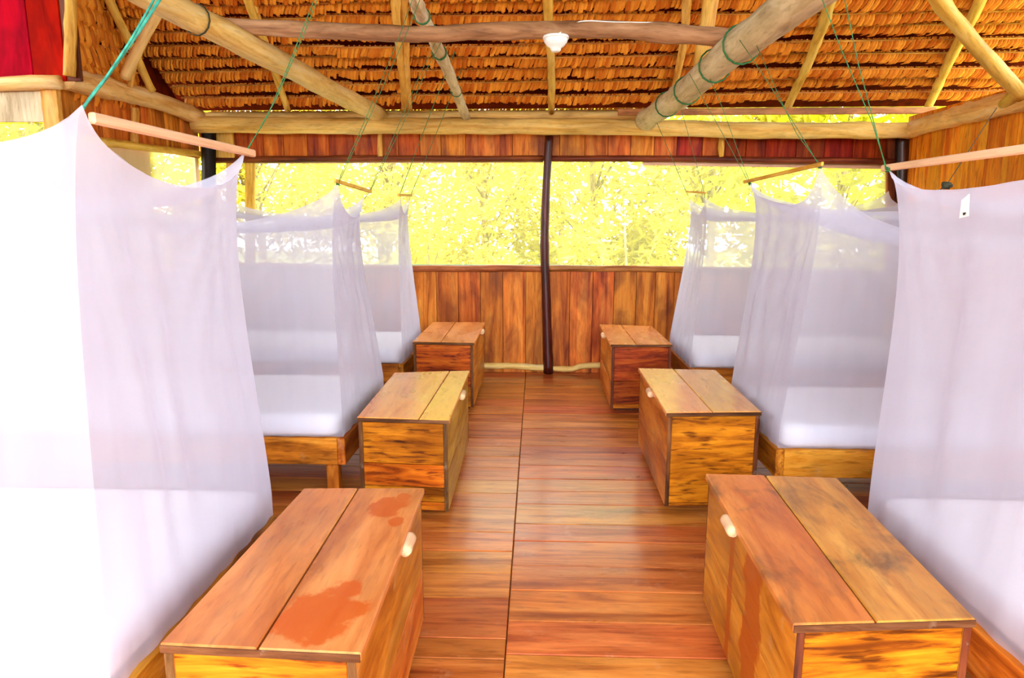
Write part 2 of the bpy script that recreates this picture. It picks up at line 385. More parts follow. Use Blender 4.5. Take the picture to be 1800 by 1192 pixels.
# floor with planks
floor = box('floor', (XO, YF, -0.12), (XR + 0.1, D + 0.1, -0.035), (1, 0, 0), M['dark_stile'], bevel=0.0)
floor['kind'] = 'structure'
seam = at_Z(892, 1100, 0).x
def floor_run(x0, x1, ys):
    for a, b in zip(ys[:-1], ys[1:]):
        dz = rng.uniform(-0.0025, 0.0015)
        box('plank', (x0 + 0.002, a + 0.0022, -0.034), (x1 - 0.002, b - 0.0022, dz), (1, 0, 0), M['floor'], floor, 0.003)
def joints(known, lo, hi):
    ys = sorted(at_Z(940, y, 0).y for y in known)
    while ys[0] > lo: ys.insert(0, max(lo, ys[0] - rng.uniform(0.19, 0.24)))
    while ys[-1] < hi: ys.append(ys[-1] + rng.uniform(0.19, 0.24))
    ys[-1] = hi
    if ys[-1] - ys[-2] < 0.06: ys.pop(-2)
    return ys
floor_run(seam, XR + 0.1, joints([863, 886, 921, 951, 994, 1038, 1092, 1151], YF, D + 0.08))
floor_run(XO, seam, joints([893, 937, 970, 1008, 1053, 1124, 1160], YF, D + 0.08))

# back wall
ZS = at_Y(1000, 478, D).z        # top of lower boards
ZW0 = at_Y(950, 467, D).z        # bottom of opening
ZW1 = at_Y(950, 285, D).z        # top of opening
ZB = at_Y(950, 236, D).z         # under the main beam
ZT = at_Y(950, 205, D).z
wall_back = empty('wall_back', (0, D, 0), kind='structure')
def plank_row(parent, edges, z0, z1, mat, axis, plane, t=0.022, mats=None, name='plank'):
    for a, b in zip(edges[:-1], edges[1:]):
        j = rng.uniform(0, 0.006)
        mm = mats(a, b) if mats else mat
        if axis == 'x': lo, hi = (a + 0.002, plane + j, z0), (b - 0.002, plane + j + t, z1)
        else:
            s = 1 if plane > 0 else -1
            x0, x1 = sorted((plane + s * j, plane + s * (j + t)))
            lo, hi = (x0, a + 0.002, z0), (x1, b - 0.002, z1)
        box(name, lo, hi, (0, 0, 1), mm, parent, 0.003)
def fill(edges, lo, hi, w0, w1):
    e = sorted(edges)
    while e[0] > lo + 0.02: e.insert(0, max(lo, e[0] - rng.uniform(w0, w1)))
    while e[-1] < hi - 0.02: e.append(min(hi, e[-1] + rng.uniform(w0, w1)))
    return e
lower = fill([at_Y(x, 560, D).x for x in (730, 768, 806, 845, 884, 924, 963, 1001, 1041, 1078, 1117, 1150, 1183)], XL, XR, 0.2, 0.235)
plank_row(wall_back, lower, 0.0, ZS + 0.02, M['wall'], 'x', D)
upper = fill([at_Y(x, 255, D).x for x in (412, 463, 498, 540, 578, 622, 668, 700, 738, 775, 818, 901, 958, 984, 1028, 1069, 1109, 1150, 1190, 1235, 1275, 1312, 1346, 1400, 1450, 1500, 1540)], XL, XR, 0.2, 0.3)
ZU = at_Y(950, 222, D).z
plank_row(wall_back, upper, at_Y(950, 283, D).z, ZU, M['wall_red'], 'x', D, mats=lambda a, b: M['wall'] if -1.35 < a < 1.2 else M['wall_red'] if a < 1.75 else M['wall_deep'])
box('backing', (XL, D + 0.034, -0.1), (XR, D + 0.05, ZS), (1, 0, 0), M['rail_dark'], wall_back, 0.0)  # added behind the boards to stop outside light at their gaps
box('backing', (XL, D + 0.034, at_Y(950, 278, D).z), (XR, D + 0.05, ZU), (1, 0, 0), M['rail_dark'], wall_back, 0.0)  # same added light stop behind the upper boards
# rails, sill pole, base pole
def rail_x(name, xs, y, Y, r0, r1, mat, parent=wall_back, **k):
    return pole(name, [at_Y(x, yy, Y) for x, yy in zip(xs, y)], r0, r1, mat, parent=parent, **k)
rail_x('window_rail', (360, 660, 955), (281, 279, 279), D - 0.01, 0.034, 0.030, M['rail_dark'], jitter=0.003)
rail_x('window_rail', (960, 1250, 1583), (279, 280, 286), D - 0.01, 0.030, 0.036, M['rail_dark'], jitter=0.003)
rail_x('sill_pole', (375, 720, 958), (466, 472, 472), D - 0.015, 0.032, 0.034, M['rail'], jitter=0.004)
rail_x('sill_pole', (958, 1200, 1585), (472, 473, 482), D - 0.015, 0.032, 0.030, M['rail'], jitter=0.004)
rail_x('base_pole', (560, 855, 960), (640, 643, 646), D - 0.03, 0.032, 0.034, M['pole'], jitter=0.006)
rail_x('base_pole', (960, 1000, 1070, 1400), (648, 648, 643, 650), D - 0.03, 0.026, 0.036, M['pole'], jitter=0.006)
for x0, x1, y0, y1 in ((664, 673, 232, 275), (1263, 1273, 238, 276)):
    pole('batten_stick', [at_Y((x0 + x1) / 2, y0, D - 0.04), at_Y((x0 + x1) / 2, y1, D - 0.04)], 0.026, 0.024, M['rafter'], parent=wall_back, n=8, sides=8)
box('corner_board', at_Y(379, 282, D - 0.035), at_Y(411, 228, D - 0.01), (0, 0, 1), M['rafter'], wall_back)
# window openings in the back wall: frame strips and netting
def screen_pane(name, quad, parent, n=14, mat=None, bulge=0.012):
    a, b, c, d = [Vector(q) for q in quad]; nrm = (b - a).cross(d - a).normalized(); v = []; f = []; sd = rng.random() * 9
    for j in range(n + 1):
        for i in range(n + 1):
            s, t = i / n, j / n
            p = a.lerp(b, s).lerp(d.lerp(c, s), t)
            v.append(p + nrm * bulge * noise.noise(Vector((s * 5 + sd, t * 3, sd))))
    for j in range(n):
        for i in range(n):
            k = j * (n + 1) + i; f.append((k, k + 1, k + n + 2, k + n + 1))
    return mesh_obj(name, v, f, mat or M['screen'], parent, smooth=True)
def window(idx, quad, inward):
    w = empty('window_%d' % idx, sum((Vector(q) for q in quad), Vector()) / 4, kind='structure')
    screen_pane('screen', quad, w)
    return w
xc = at_Y(961, 380, D).x
q = lambda x, y: at_Y(x, y, D + 0.03)
w1 = window(1, [q(447, 468), q(955, 468), q(955, 284), q(447, 287)], None)
w2 = window(2, [q(965, 468), q(1556, 474), q(1556, 291), q(965, 284)], None)
def strip(name, p0, p1, w, t, mat, parent):
    p0, p1 = Vector(p0), Vector(p1); ax = (p1 - p0).normalized()
    side = Vector((0, 1, 0)); up = ax.cross(side).normalized()
    P = [(p1 if i else p0) + side * (t * (j - 0.5)) + up * (w * (k - 0.5)) for k in (0, 1) for j in (0, 1) for i in (0, 1)]
    return hexa(name, P, ax, mat, parent, 0.002)
strip('frame_strip', q(1130, 287.5), q(1562, 294), 0.035, 0.02, M['batten'], w2)
strip('frame_strip', q(447, 286.5), q(955, 284.5), 0.014, 0.02, M['batten'], w1)
strip('hem', q(447, 465.5), q(955, 466.5), 0.014, 0.006, M['screen_edge'], w1)
strip('hem', q(966, 466.5), q(1545, 473), 0.012, 0.006, M['screen_edge'], w2)
strip('frame_post', q(1561, 475), q(1561, 288), 0.05, 0.03, M['rail'], w2)
strip('frame_post', q(407, 470), q(407, 284), 0.10, 0.03, M['rafter'], w1)
strip('frame_post', q(440, 470), q(440, 284), 0.10, 0.03, M['rafter'], w1)
strip('corner_board', at_Y(1572, 478, D), at_Y(1572, 238, D), 0.14, 0.03, M['rail_dark'], wall_back)

# posts
def vpole(name, pix, Y, r0, r1, mat, label, **k):
    return pole(name, [at_Y(x, y, Y) for x, y in pix], r0, r1, mat, label, 'post', **k)
vpole('post', [(966, 238), (962, 300), (958, 370), (957, 440), (960, 520), (962, 590), (964, 656)], D - 0.06, 0.038, 0.05, M['post'], 'dark polished round post standing in the middle of the back wall', knots=5, jitter=0.004)
vpole('corner_post', [(367, 232), (367, 300), (369, 480), (372, 640)], D - 0.09, 0.075, 0.075, M['black_post'], 'black square-cut post in the left back corner under the beam', sides=4, wob=0.0, knots=0, jitter=0.0)
vpole('corner_post', [(1586, 240), (1584, 400), (1578, 640)], D - 0.05, 0.06, 0.06, M['post'], 'dark red-brown post in the right back corner beside orange boards', sides=6, wob=0.02, knots=0, jitter=0.002)

# right wall: full-height boards
wall_right = empty('wall_right', (XR, 4, 0), kind='structure')
redge = fill([at_X(x, 260, XR).y for x in (1597, 1612, 1633, 1658, 1683, 1706, 1732, 1763, 1790)], 1.2, D, 0.2, 0.26)
plank_row(wall_right, redge, 0.0, ZT - 0.02, M['wall_orange'], 'y', XR)

box('backing', (XR + 0.034, 1.2, -0.1), (XR + 0.05, D, ZT - 0.03), (0, 1, 0), M['rail_dark'], wall_right, 0.0)  # added here too, so no daylight shows between the boards
# left wall, set back from the jog to the corner
wall_left = empty('wall_left', (XL, 6, 0), kind='structure')
lz1 = at_X(250, 258, XL).z
le = fill([at_X(x, 215, XL).y for x in (180, 212, 240, 262, 290, 318)], YJ, D, 0.16, 0.24)
plank_row(wall_left, le, lz1 - 0.01, ZT - 0.02, M['wall'], 'y', XL)
plank_row(wall_left, fill([YJ + 0.1], YJ, D, 0.2, 0.24), 0.0, 1.08, M['wall'], 'y', XL)
pole('window_rail', [at_X(148, 245, XL + 0.03), at_X(358, 272, XL + 0.03)], 0.035, 0.03, M['rafter'], parent=wall_left)
pole('sill_pole', [Vector((XL + 0.03, YJ, 1.09)), Vector((XL + 0.03, D, 1.09))], 0.03, 0.03, M['rail'], parent=wall_left)
pole('wall_stud', [at_X(237, 190, XL + 0.04), at_X(237, 252, XL + 0.04)], 0.03, 0.03, M['rafter'], parent=wall_left, n=8)
w3 = window(3, [(XL - 0.03, YJ, 1.1), (XL - 0.03, D, 1.1), (XL - 0.03, D, lz1), (XL - 0.03, YJ, lz1)], None)
p = at_X(350, 268, XL)
box('frame_post', (XL - 0.05, p.y - 0.05, 1.1), (XL - 0.02, p.y + 0.02, lz1), (0, 0, 1), M['batten'], w3)
p = at_X(262, 268, XL - 0.1)
box('shutter_board', (XL - 0.08, YJ + 0.12, 1.1), (XL - 0.06, at_X(262, 280, XL - 0.07).y, lz1), (0, 0, 1), M['batten'], w3)
box('frame_post', (XL - 0.05, YJ + 0.02, 1.1), (XL - 0.02, YJ + 0.12, lz1), (0, 0, 1), M['rafter'], w3)
# jog: short wall facing the room, red boards above
wall_jog = empty('wall_front_left', ((XL + XO) / 2, YJ, 0), kind='structure')
jz = at_Y(60, 148, YJ).z
plank_row(wall_jog, fill([XL - 0.2], XO, XL, 0.3, 0.4), 0.0, 1.08, M['wall'], 'x', YJ)
plank_row(wall_jog, fill([XL - 0.02], XO, XL, 0.4, 0.6), jz - 0.26, jz - 0.02, M['pole_grey'], 'x', YJ)
for e0, e1 in ((at_Y(108, 60, YJ).x, at_Y(50, 60, YJ).x), (at_Y(50, 60, YJ).x, XO)):
    box('red_board', (e1 + 0.002, YJ, jz + 0.02), (e0 - 0.002, YJ + 0.025, jz + 1.6), (0, 0, 1), M['red_board'], wall_jog)
box('dark_board', (at_Y(107, 60, YJ).x, YJ + 0.01, jz + 0.02), (at_Y(121, 60, YJ).x + 0.05, YJ + 0.035, jz + 1.6), (0, 0, 1), M['rail_dark'], wall_jog)
w4 = window(4, [(XO, YJ + 0.02, 1.1), (XL, YJ + 0.02, 1.1), (XL, YJ + 0.02, jz - 0.27), (XO, YJ + 0.02, jz - 0.27)], None)
box('frame_post', (XL - 0.12, YJ - 0.01, 1.08), (XL, YJ + 0.04, jz), (0, 0, 1), M['rafter'], w4)

# added unseen front wall, open in the middle, keeps daylight off the near nets
wall_front_added = empty('wall_front_added', (0, -1.15, 0), kind='structure')
plank_row(wall_front_added, fill([-1.7], XO, -1.7, 0.3, 0.36), 0.0, 2.7, M['wall'], 'x', -1.15)
plank_row(wall_front_added, fill([1.7], 1.7, XR, 0.3, 0.36), 0.0, 2.7, M['wall'], 'x', -1.15)
plank_row(wall_right, fill([1.2], -1.15, 1.2, 0.2, 0.26), 0.0, ZT - 0.02, M['wall_orange'], 'y', XR)  # unseen stretch added to the right wall to limit front skylight
wall_outer_added = empty('wall_left_outer_added', (XO, 1.5, 0), kind='structure')  # unseen wall added to shade the near left net from side light
plank_row(wall_outer_added, fill([1.5], YF, YJ, 0.3, 0.36), 0.0, jz, M['wall'], 'y', XO)
# ------------------------------------------------------------------ ceiling: thatch
ceiling = empty('ceiling', (0, 4, 3.2), kind='structure')
YRID = 2.3
def slab(name, a, b, c, d, t, mat, parent):
    n = (Vector(b) - Vector(a)).cross(Vector(d) - Vector(a)).normalized()
    if n.z < 0: n = -n
    P = [Vector(a), Vector(b), Vector(d), Vector(c)]
    return hexa(name, P + [p + n * t for p in P], Vector((1, 0, 0)), mat, parent, 0.0)
def rz(Y): return ZE + SL * (D - Y)
OFF = 0.16
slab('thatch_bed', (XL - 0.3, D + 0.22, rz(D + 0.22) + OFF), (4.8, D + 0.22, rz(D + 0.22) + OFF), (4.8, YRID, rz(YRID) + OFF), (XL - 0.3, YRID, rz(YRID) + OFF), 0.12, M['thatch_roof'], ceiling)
slab('thatch_bed', (XO - 0.6, YRID, rz(YRID) + OFF), (4.8, YRID, rz(YRID) + OFF), (4.8, YF + 0.8, rz(2 * YRID - YF - 0.8) + OFF), (XO - 0.6, YF + 0.8, rz(2 * YRID - YF - 0.8) + OFF), 0.12, M['thatch_roof'], ceiling)  # unseen front slope, its eave drawn back to admit more daylight
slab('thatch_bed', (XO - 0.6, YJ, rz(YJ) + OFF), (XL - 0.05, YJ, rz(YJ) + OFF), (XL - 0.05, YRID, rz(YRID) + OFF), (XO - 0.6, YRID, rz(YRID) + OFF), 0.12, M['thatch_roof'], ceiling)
def leaf_course(name, a, b, parent, down, out, length=0.15, pitch=0.030, width=0.036, skew=-0.25, shaggy=0.25):
    """one woven panel: leaflets folded over a lath from a to b, hanging along 'down'"""
    a, b = Vector(a), Vector(b); L = (b - a).length; ax = (b - a) / L
    down = Vector(down).normalized(); out = Vector(out).normalized()
    v = []; f = []
    n = max(3, int(L / pitch)); ph = rng.random() * 10
    for layer in (0, 1):
        for i in range(n):
            s = (i + rng.uniform(-0.3, 0.3) + 0.5 * layer) * pitch
            if s < 0 or s > L: continue
            sag = 0.012 * noise.noise(Vector((s * 1.3, ph, 0)))
            l = length * (1 + shaggy * rng.uniform(-1, 0.6)) * (1.0 + 0.25 * noise.noise(Vector((s * 2.0, ph, 5))))
            sk = skew + 0.30 * noise.noise(Vector((s * 2, ph, 9))) + rng.uniform(-0.10, 0.10)
            w = width * rng.uniform(0.75, 1.15); tw = 0.35 + rng.uniform(-0.35, 0.35)
            p0 = a + ax * s + down * sag - out * (0.022 * layer) - down * (0.012 * layer)
            base = len(v)
            for k, (t, ww, o_) in enumerate(((0.0, 0.7, 0.0), (0.35, 0.95, 0.022), (0.78, 1.05, 0.014), (1.0, 0.6, -0.026))):
                c = p0 + down * (l * t) + ax * (sk * l * t) + out * o_
                e = (ax + out * tw * t).normalized() * (w * ww * 0.5)
                v.append(c - e); v.append(c + out * 0.010); v.append(c + e)
            for k in range(3):
                j = base + 3 * k
                f.append((j, j + 1, j + 4, j + 3)); f.append((j + 1, j + 2, j + 5, j + 4))
    o = mesh_obj(name, v, f, M['thatch'], parent)
    lv, lf = tube_geo([a - ax * 0.02, a.lerp(b, 0.5) + down * 0.004, b + ax * 0.02], 0.009, 6)
    mesh_obj('lath', lv, lf, M['lath'], o)
    # stitches holding leaflets to the lath
    sv = []; sf = []
    m = int(L / 0.045)
    for i in range(m):
        c = a + ax * ((i + 0.5) * L / m) - down * 0.016 + out * 0.004
        k = len(sv)
        for du, dv in ((-0.009, 0), (0, -0.006), (0.009, 0), (0, 0.006)): sv.append(c + ax * du + down * dv)
        sf.append((k, k + 1, k + 2, k + 3))
    st = mesh_obj('stitching', sv, sf, M['lath'], o); st['kind'] = 'stuff'
    return o
rows_y = [-40, -18, 3, 27, 51, 77, 100, 122, 144, 167]      # where each lath runs at mid width
dn = Vector((0, 0.52, -0.85)); ou = Vector((0, -0.85, -0.52))
for k, ry in enumerate(rows_y):
    c0 = roof(950, ry); Yk, Zk = c0.y, c0.z
    xs = [XL + 0.0, rng.uniform(-1.9, -1.3), rng.uniform(-0.15, 0.25), rng.uniform(1.5, 2.2), 4.4]
    for a, b in zip(xs[:-1], xs[1:]):
        t0, t1 = rng.uniform(-0.02, 0.02), rng.uniform(-0.02, 0.02)
        big = 1.25 if ry == 3 and a > 1.4 else 1.0
        leaf_course('thatch_panel', (a, Yk, Zk + t0), (b + 0.05, Yk, Zk + t1), ceiling, dn, ou, length=rng.uniform(0.084, 0.098) * big, shaggy=0.2, skew=-0.3 if a < 1.2 else -0.45)
# last course along the eave, ragged, with daylight under it
for a, b in ((XL + 0.1, -1.4), (-1.4, 1.15)):
    leaf_course('thatch_panel', (a, D + 0.08, ZE + 0.02), (b, D + 0.08, ZE + 0.02), ceiling, Vector((0, 0.35, -0.94)), ou, length=0.10, shaggy=0.75, skew=-0.5)
# gable end at left
for k, (y0, xr, yr) in enumerate(((-62, 150, -52), (-28, 176, -16), (6, 198, 22), (30, 214, 55), (67, 226, 92), (106, 240, 128), (132, 262, 156))):
    leaf_course('thatch_panel', at_X(122, y0, XL), at_X(xr, yr, XL), ceiling, Vector((0.10, 0, -1)), Vector((0.85, -0.5, 0)), length=0.165, pitch=0.036, width=0.042, skew=0.05, shaggy=0.35)
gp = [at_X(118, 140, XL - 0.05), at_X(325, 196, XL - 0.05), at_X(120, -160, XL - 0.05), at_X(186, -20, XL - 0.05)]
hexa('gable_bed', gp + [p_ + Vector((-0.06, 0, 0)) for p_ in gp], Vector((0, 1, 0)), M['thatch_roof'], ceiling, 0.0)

# ------------------------------------------------------------------ beams and poles
def P3(seq): return [at_Y(x, y, Y) for x, y, Y in seq]
beam_b, bp_, br_ = pole('wall_beam', P3([(340, 220, 6.84), (660, 221, 6.84), (950, 222, 6.84), (1330, 229, 6.84), (1600, 229, 6.84)]), 0.078, 0.075, M['beam'], 'thick peeled log beam running across the back wall over the window', 'beam', knots=7, n=50, sides=14, wob=0.12, jitter=0.006)
pole('wall_beam', [Vector((XL - 0.05, 7.04, at_Y(950, 204, 7.04).z)), Vector((1.2, 7.04, at_Y(950, 204, 7.04).z))], 0.05, 0.05, M['beam'], 'thinner upper log behind the left part of the thick back beam, under the eave', 'beam', n=40)
box('roof_board', at_Y(1086, 203, 6.78), at_Y(1645, 188, 6.80), (1, 0, 0), M['rail'], None, 0.004)
tag(bpy.data.objects['roof_board'], 'long flat sawn board above the right half of the back beam', 'board')
pole('wall_beam', [at_X(348, 205, XL + 0.05), at_X(255, 172, XL + 0.05), at_X(150, 146, XL + 0.05), at_X(112, 136, XL + 0.05)], 0.075, 0.085, M['pole'], 'knobbly yellow log beam along the top of the left wall', 'beam', knots=5, n=40)
pole('wall_beam', [at_X(1586, 232, XR - 0.04), at_X(1690, 202, XR - 0.04), at_X(1830, 168, XR - 0.04), Vector((XR - 0.04, 1.2, at_X(1830, 168, XR - 0.04).z))], 0.075, 0.095, M['beam'], 'log beam along the top of the orange boarded right wall', 'beam', knots=5, n=50)
pole('wall_beam', [Vector((XL + 0.05, YJ - 0.03, at_Y(112, 146, YJ).z)), Vector((XO, YJ - 0.03, at_Y(2, 156, YJ).z))], 0.05, 0.045, M['pole'], 'short pale log beam under the red boards in the left corner', 'beam', n=16)
pA, ptsA, rA = pole('roof_pole', P3([(-60, -180, 2.3), (150, -70, 2.9), (285, 2, 3.5), (400, 62, 4.05), (540, 136, 5.2), (668, 203, 6.95)]), 0.066, 0.078, M['pole'], 'thick yellow peeled pole slanting from upper left down to back beam', knots=5, n=44, sides=14)
ring(pA, ptsA, rA, 22, M['rope_dark'], 2, 0.003, 'wire_tie')
pB, ptsB, rB = pole('roof_pole', P3([(1560, -118, 2.7), (1400, 4, 3.3), (1290, 88, 4.15), (1200, 164, 5.4), (1132, 212, 6.75)]), 0.096, 0.088, M['pole_grey'], 'thick grey pole bound with green rope slanting down to right half of back beam', knots=5, n=44, sides=14)
for i in (20, 25, 31, 36): ring(pB, ptsB, rB, i, M['rope'], 1, 0.0055)
pC, ptsC, rC = pole('tie_beam', P3([(362, 44, 4.28), (520, 50, 4.28), (740, 60, 4.28), (860, 55, 4.28), (1060, 52, 4.28), (1298, 68, 4.28)]), 0.044, 0.052, M['pole_brown'], 'weathered brown pole lying level across the room holding the lamp', 'pole', knots=8, n=60, sides=14, jitter=0.004)
pD, ptsD, rD = pole('roof_pole', P3([(560, -330, 2.4), (700, -60, 3.5), (731, 0, 3.9), (741, 28, 4.2), (760, 64, 4.45), (776, 100, 4.9), (797, 150, 5.7), (812, 185, 6.4), (820, 209, 6.85)]), 0.036, 0.042, M['pole_grey'], 'thin crooked mottled pole with rope knots bending down to the back beam', knots=9, n=46, wob=0.25)
for i, rr in ((17, 0.004), (21, 0.004), (27, 0.005), (35, 0.003)): ring(pD, ptsD, rD, i, M['rope'], 2, rr)
pole('king_post', P3([(1254, -40, 4.85), (1240, 60, 4.9), (1229, 130, 4.95)]), 0.056, 0.050, M['rafter'], 'upright squared post standing on the thick grey pole', 'post', sides=6, wob=0.03, knots=1, n=14)
def rafter(pix, r, label, name='rafter', dr=0.07, mat='rafter', grp=None):
    pts = [roof(x, y, dr) for x, y in pix]
    return pole(name, pts, r, r * 0.85, M[mat], label, 'rafter', grp, knots=5, n=24, sides=8, wob=0.15, jitter=0.008)
rafter([(430, -25), (447, 30), (474, 100), (505, 193)], 0.036, 'leftmost thin yellow rafter crossing behind the slanting yellow pole')
rafter([(434, -25), (462, 60), (486, 125), (503, 190)], 0.028, 'thin rafter lying half behind the leftmost yellow rafter', dr=0.03)
rafter([(700, -25), (697, 30), (706, 110), (711, 194)], 0.040, 'yellow rafter on the left of the close pair near the crooked pole')
rafter([(711, -25), (712, 40), (717, 110), (720, 193)], 0.032, 'slimmer rafter on the right of the close pair near the crooked pole')
rafter([(964, -25), (965, 50), (969, 110), (969, 197)], 0.037, 'single straight rafter behind the lamp above the dark middle post')
rafter([(1212, -25), (1206, 30), (1196, 100), (1181, 182)], 0.034, 'thin rafter beside the upright squared post')
rafter([(1464, -25), (1452, 30), (1428, 90), (1402, 150), (1384, 190)], 0.044, 'yellow knotty rafter right of the thick grey pole')
rafter([(1728, -25), (1712, 22), (1690, 70), (1660, 130), (1630, 192)], 0.044, 'bright yellow knotty rafter near the right wall')
pole('roof_pole', P3([(1618, -60, 4.6), (1652, 2, 4.7), (1720, 86, 4.9), (1797, 168, 5.1)]), 0.050, 0.050, M['rafter'], 'smooth brown diagonal pole crossing the bright rafter at upper right', knots=2, n=26)
pole('pole_stub', P3([(1802, 150, 5.05), (1790, 162, 5.2), (1764, 184, 5.5)]), 0.045, 0.04, M['rafter'], 'short pole stub lashed on the right wall beam', knots=1, n=10)
pole('roof_pole', [at_X(180, -25, XL + 0.12), at_X(205, 30, XL + 0.12), at_X(236, 92, XL + 0.12), at_X(268, 160, XL + 0.12)], 0.036, 0.032, M['rafter'], 'slim brown pole following the edge of the left thatch gable', knots=3, n=24)
pole('roof_pole', P3([(302, -30, 5.2), (283, 8, 5.25), (250, 72, 5.4), (220, 136, 5.56)]), 0.034, 0.040, M['pole'], 'pale smooth brace leaning behind the teal cord at upper left', knots=2, n=22)
pole('roof_pole', P3([(252, 30, 5.5), (240, 90, 5.58), (229, 152, 5.64)]), 0.020, 0.020, M['rafter'], 'thin stick behind the pale brace standing on the left beam', knots=2, n=16)
pole('post', P3([(124, -40, YJ - 0.03), (124, 60, YJ - 0.03), (122, 134, YJ - 0.03)]), 0.036, 0.040, M['rafter'], 'upright yellow pole between the red boards and the left thatch', 'post', knots=2, n=18)

# lamp under the tie beam
lamp_c = at_Y(977, 64, 4.28)
lp = empty('ceiling_lamp', lamp_c, 'white plastic dome lamp fixed under the weathered level pole', 'lamp')
def lathe(name, prof, c, mat, parent, seg=24):
    v = []; f = []
    for (r, z) in prof:
        for k in range(seg):
            th = 2 * math.pi * k / seg; v.append((c[0] + r * math.cos(th), c[1] + r * math.sin(th), c[2] + z))
    for i in range(len(prof) - 1):
        for k in range(seg):
            k2 = (k + 1) % seg; f.append((i * seg + k, i * seg + k2, (i + 1) * seg + k2, (i + 1) * seg + k))
    f.append(tuple((len(prof) - 1) * seg + k for k in range(seg))); f.append(tuple(range(seg))[::-1])
    return mesh_obj(name, v, f, mat, parent, smooth=True)
lathe('base', [(0.078, 0.0), (0.08, -0.006), (0.078, -0.014)], lamp_c, M['lamp'], lp)
lathe('shade', [(0.074, -0.014), (0.068, -0.034), (0.05, -0.056), (0.034, -0.066), (0.03, -0.08), (0.022, -0.088)], lamp_c, M['lamp'], lp)
v, f = tube_geo(spline(P3([(977, 62, 4.24), (1020, 38, 4.24), (1080, 39, 4.24), (1160, 40, 4.26)]), 16), 0.004, 6)
mesh_obj('lamp_wire', v, f, M['lamp'], lp, smooth=True)

# ------------------------------------------------------------------ chests
TZ = {'L1': .595, 'L2': .567, 'L3': .605, 'R1': .593, 'R2': .587, 'R3': .598}
LID = {
 'L1': [(280, 1131), (634, 1148), (746, 857), (534, 858)], 'L2': [(627, 733), (790, 738), (826, 651), (693, 655)],
 'L3': [(725, 600), (834, 602), (853, 566), (761, 566)], 'R1': [(1395, 1097), (1716, 1087), (1471, 839), (1240, 832)],
 'R2': [(1171, 725), (1339, 723), (1258, 650), (1122, 647)], 'R3': [(1073, 605), (1182, 605), (1146, 573), (1054, 570)]}
SPLIT = {'L1': (.49, .45), 'L2': (.67, .73), 'L3': (.46, .43), 'R1': (.45, .46), 'R2': (.49, .46), 'R3': (.42, .42)}
CLAB = {
 'L1': 'brown wooden chest with wet orange stains on its lid, front of the left row',
 'L2': 'wooden chest with a yellowish lid, in the middle of the left row',
 'L3': 'wooden chest at the back of the left row close to the boarded wall',
 'R1': 'large wooden chest with dark smoky smudges on its lid, front of the right row',
 'R2': 'wooden chest with dark corner strips and yellowish lid, middle of the right row',
 'R3': 'wooden chest at the back of the right row near the dark post'}
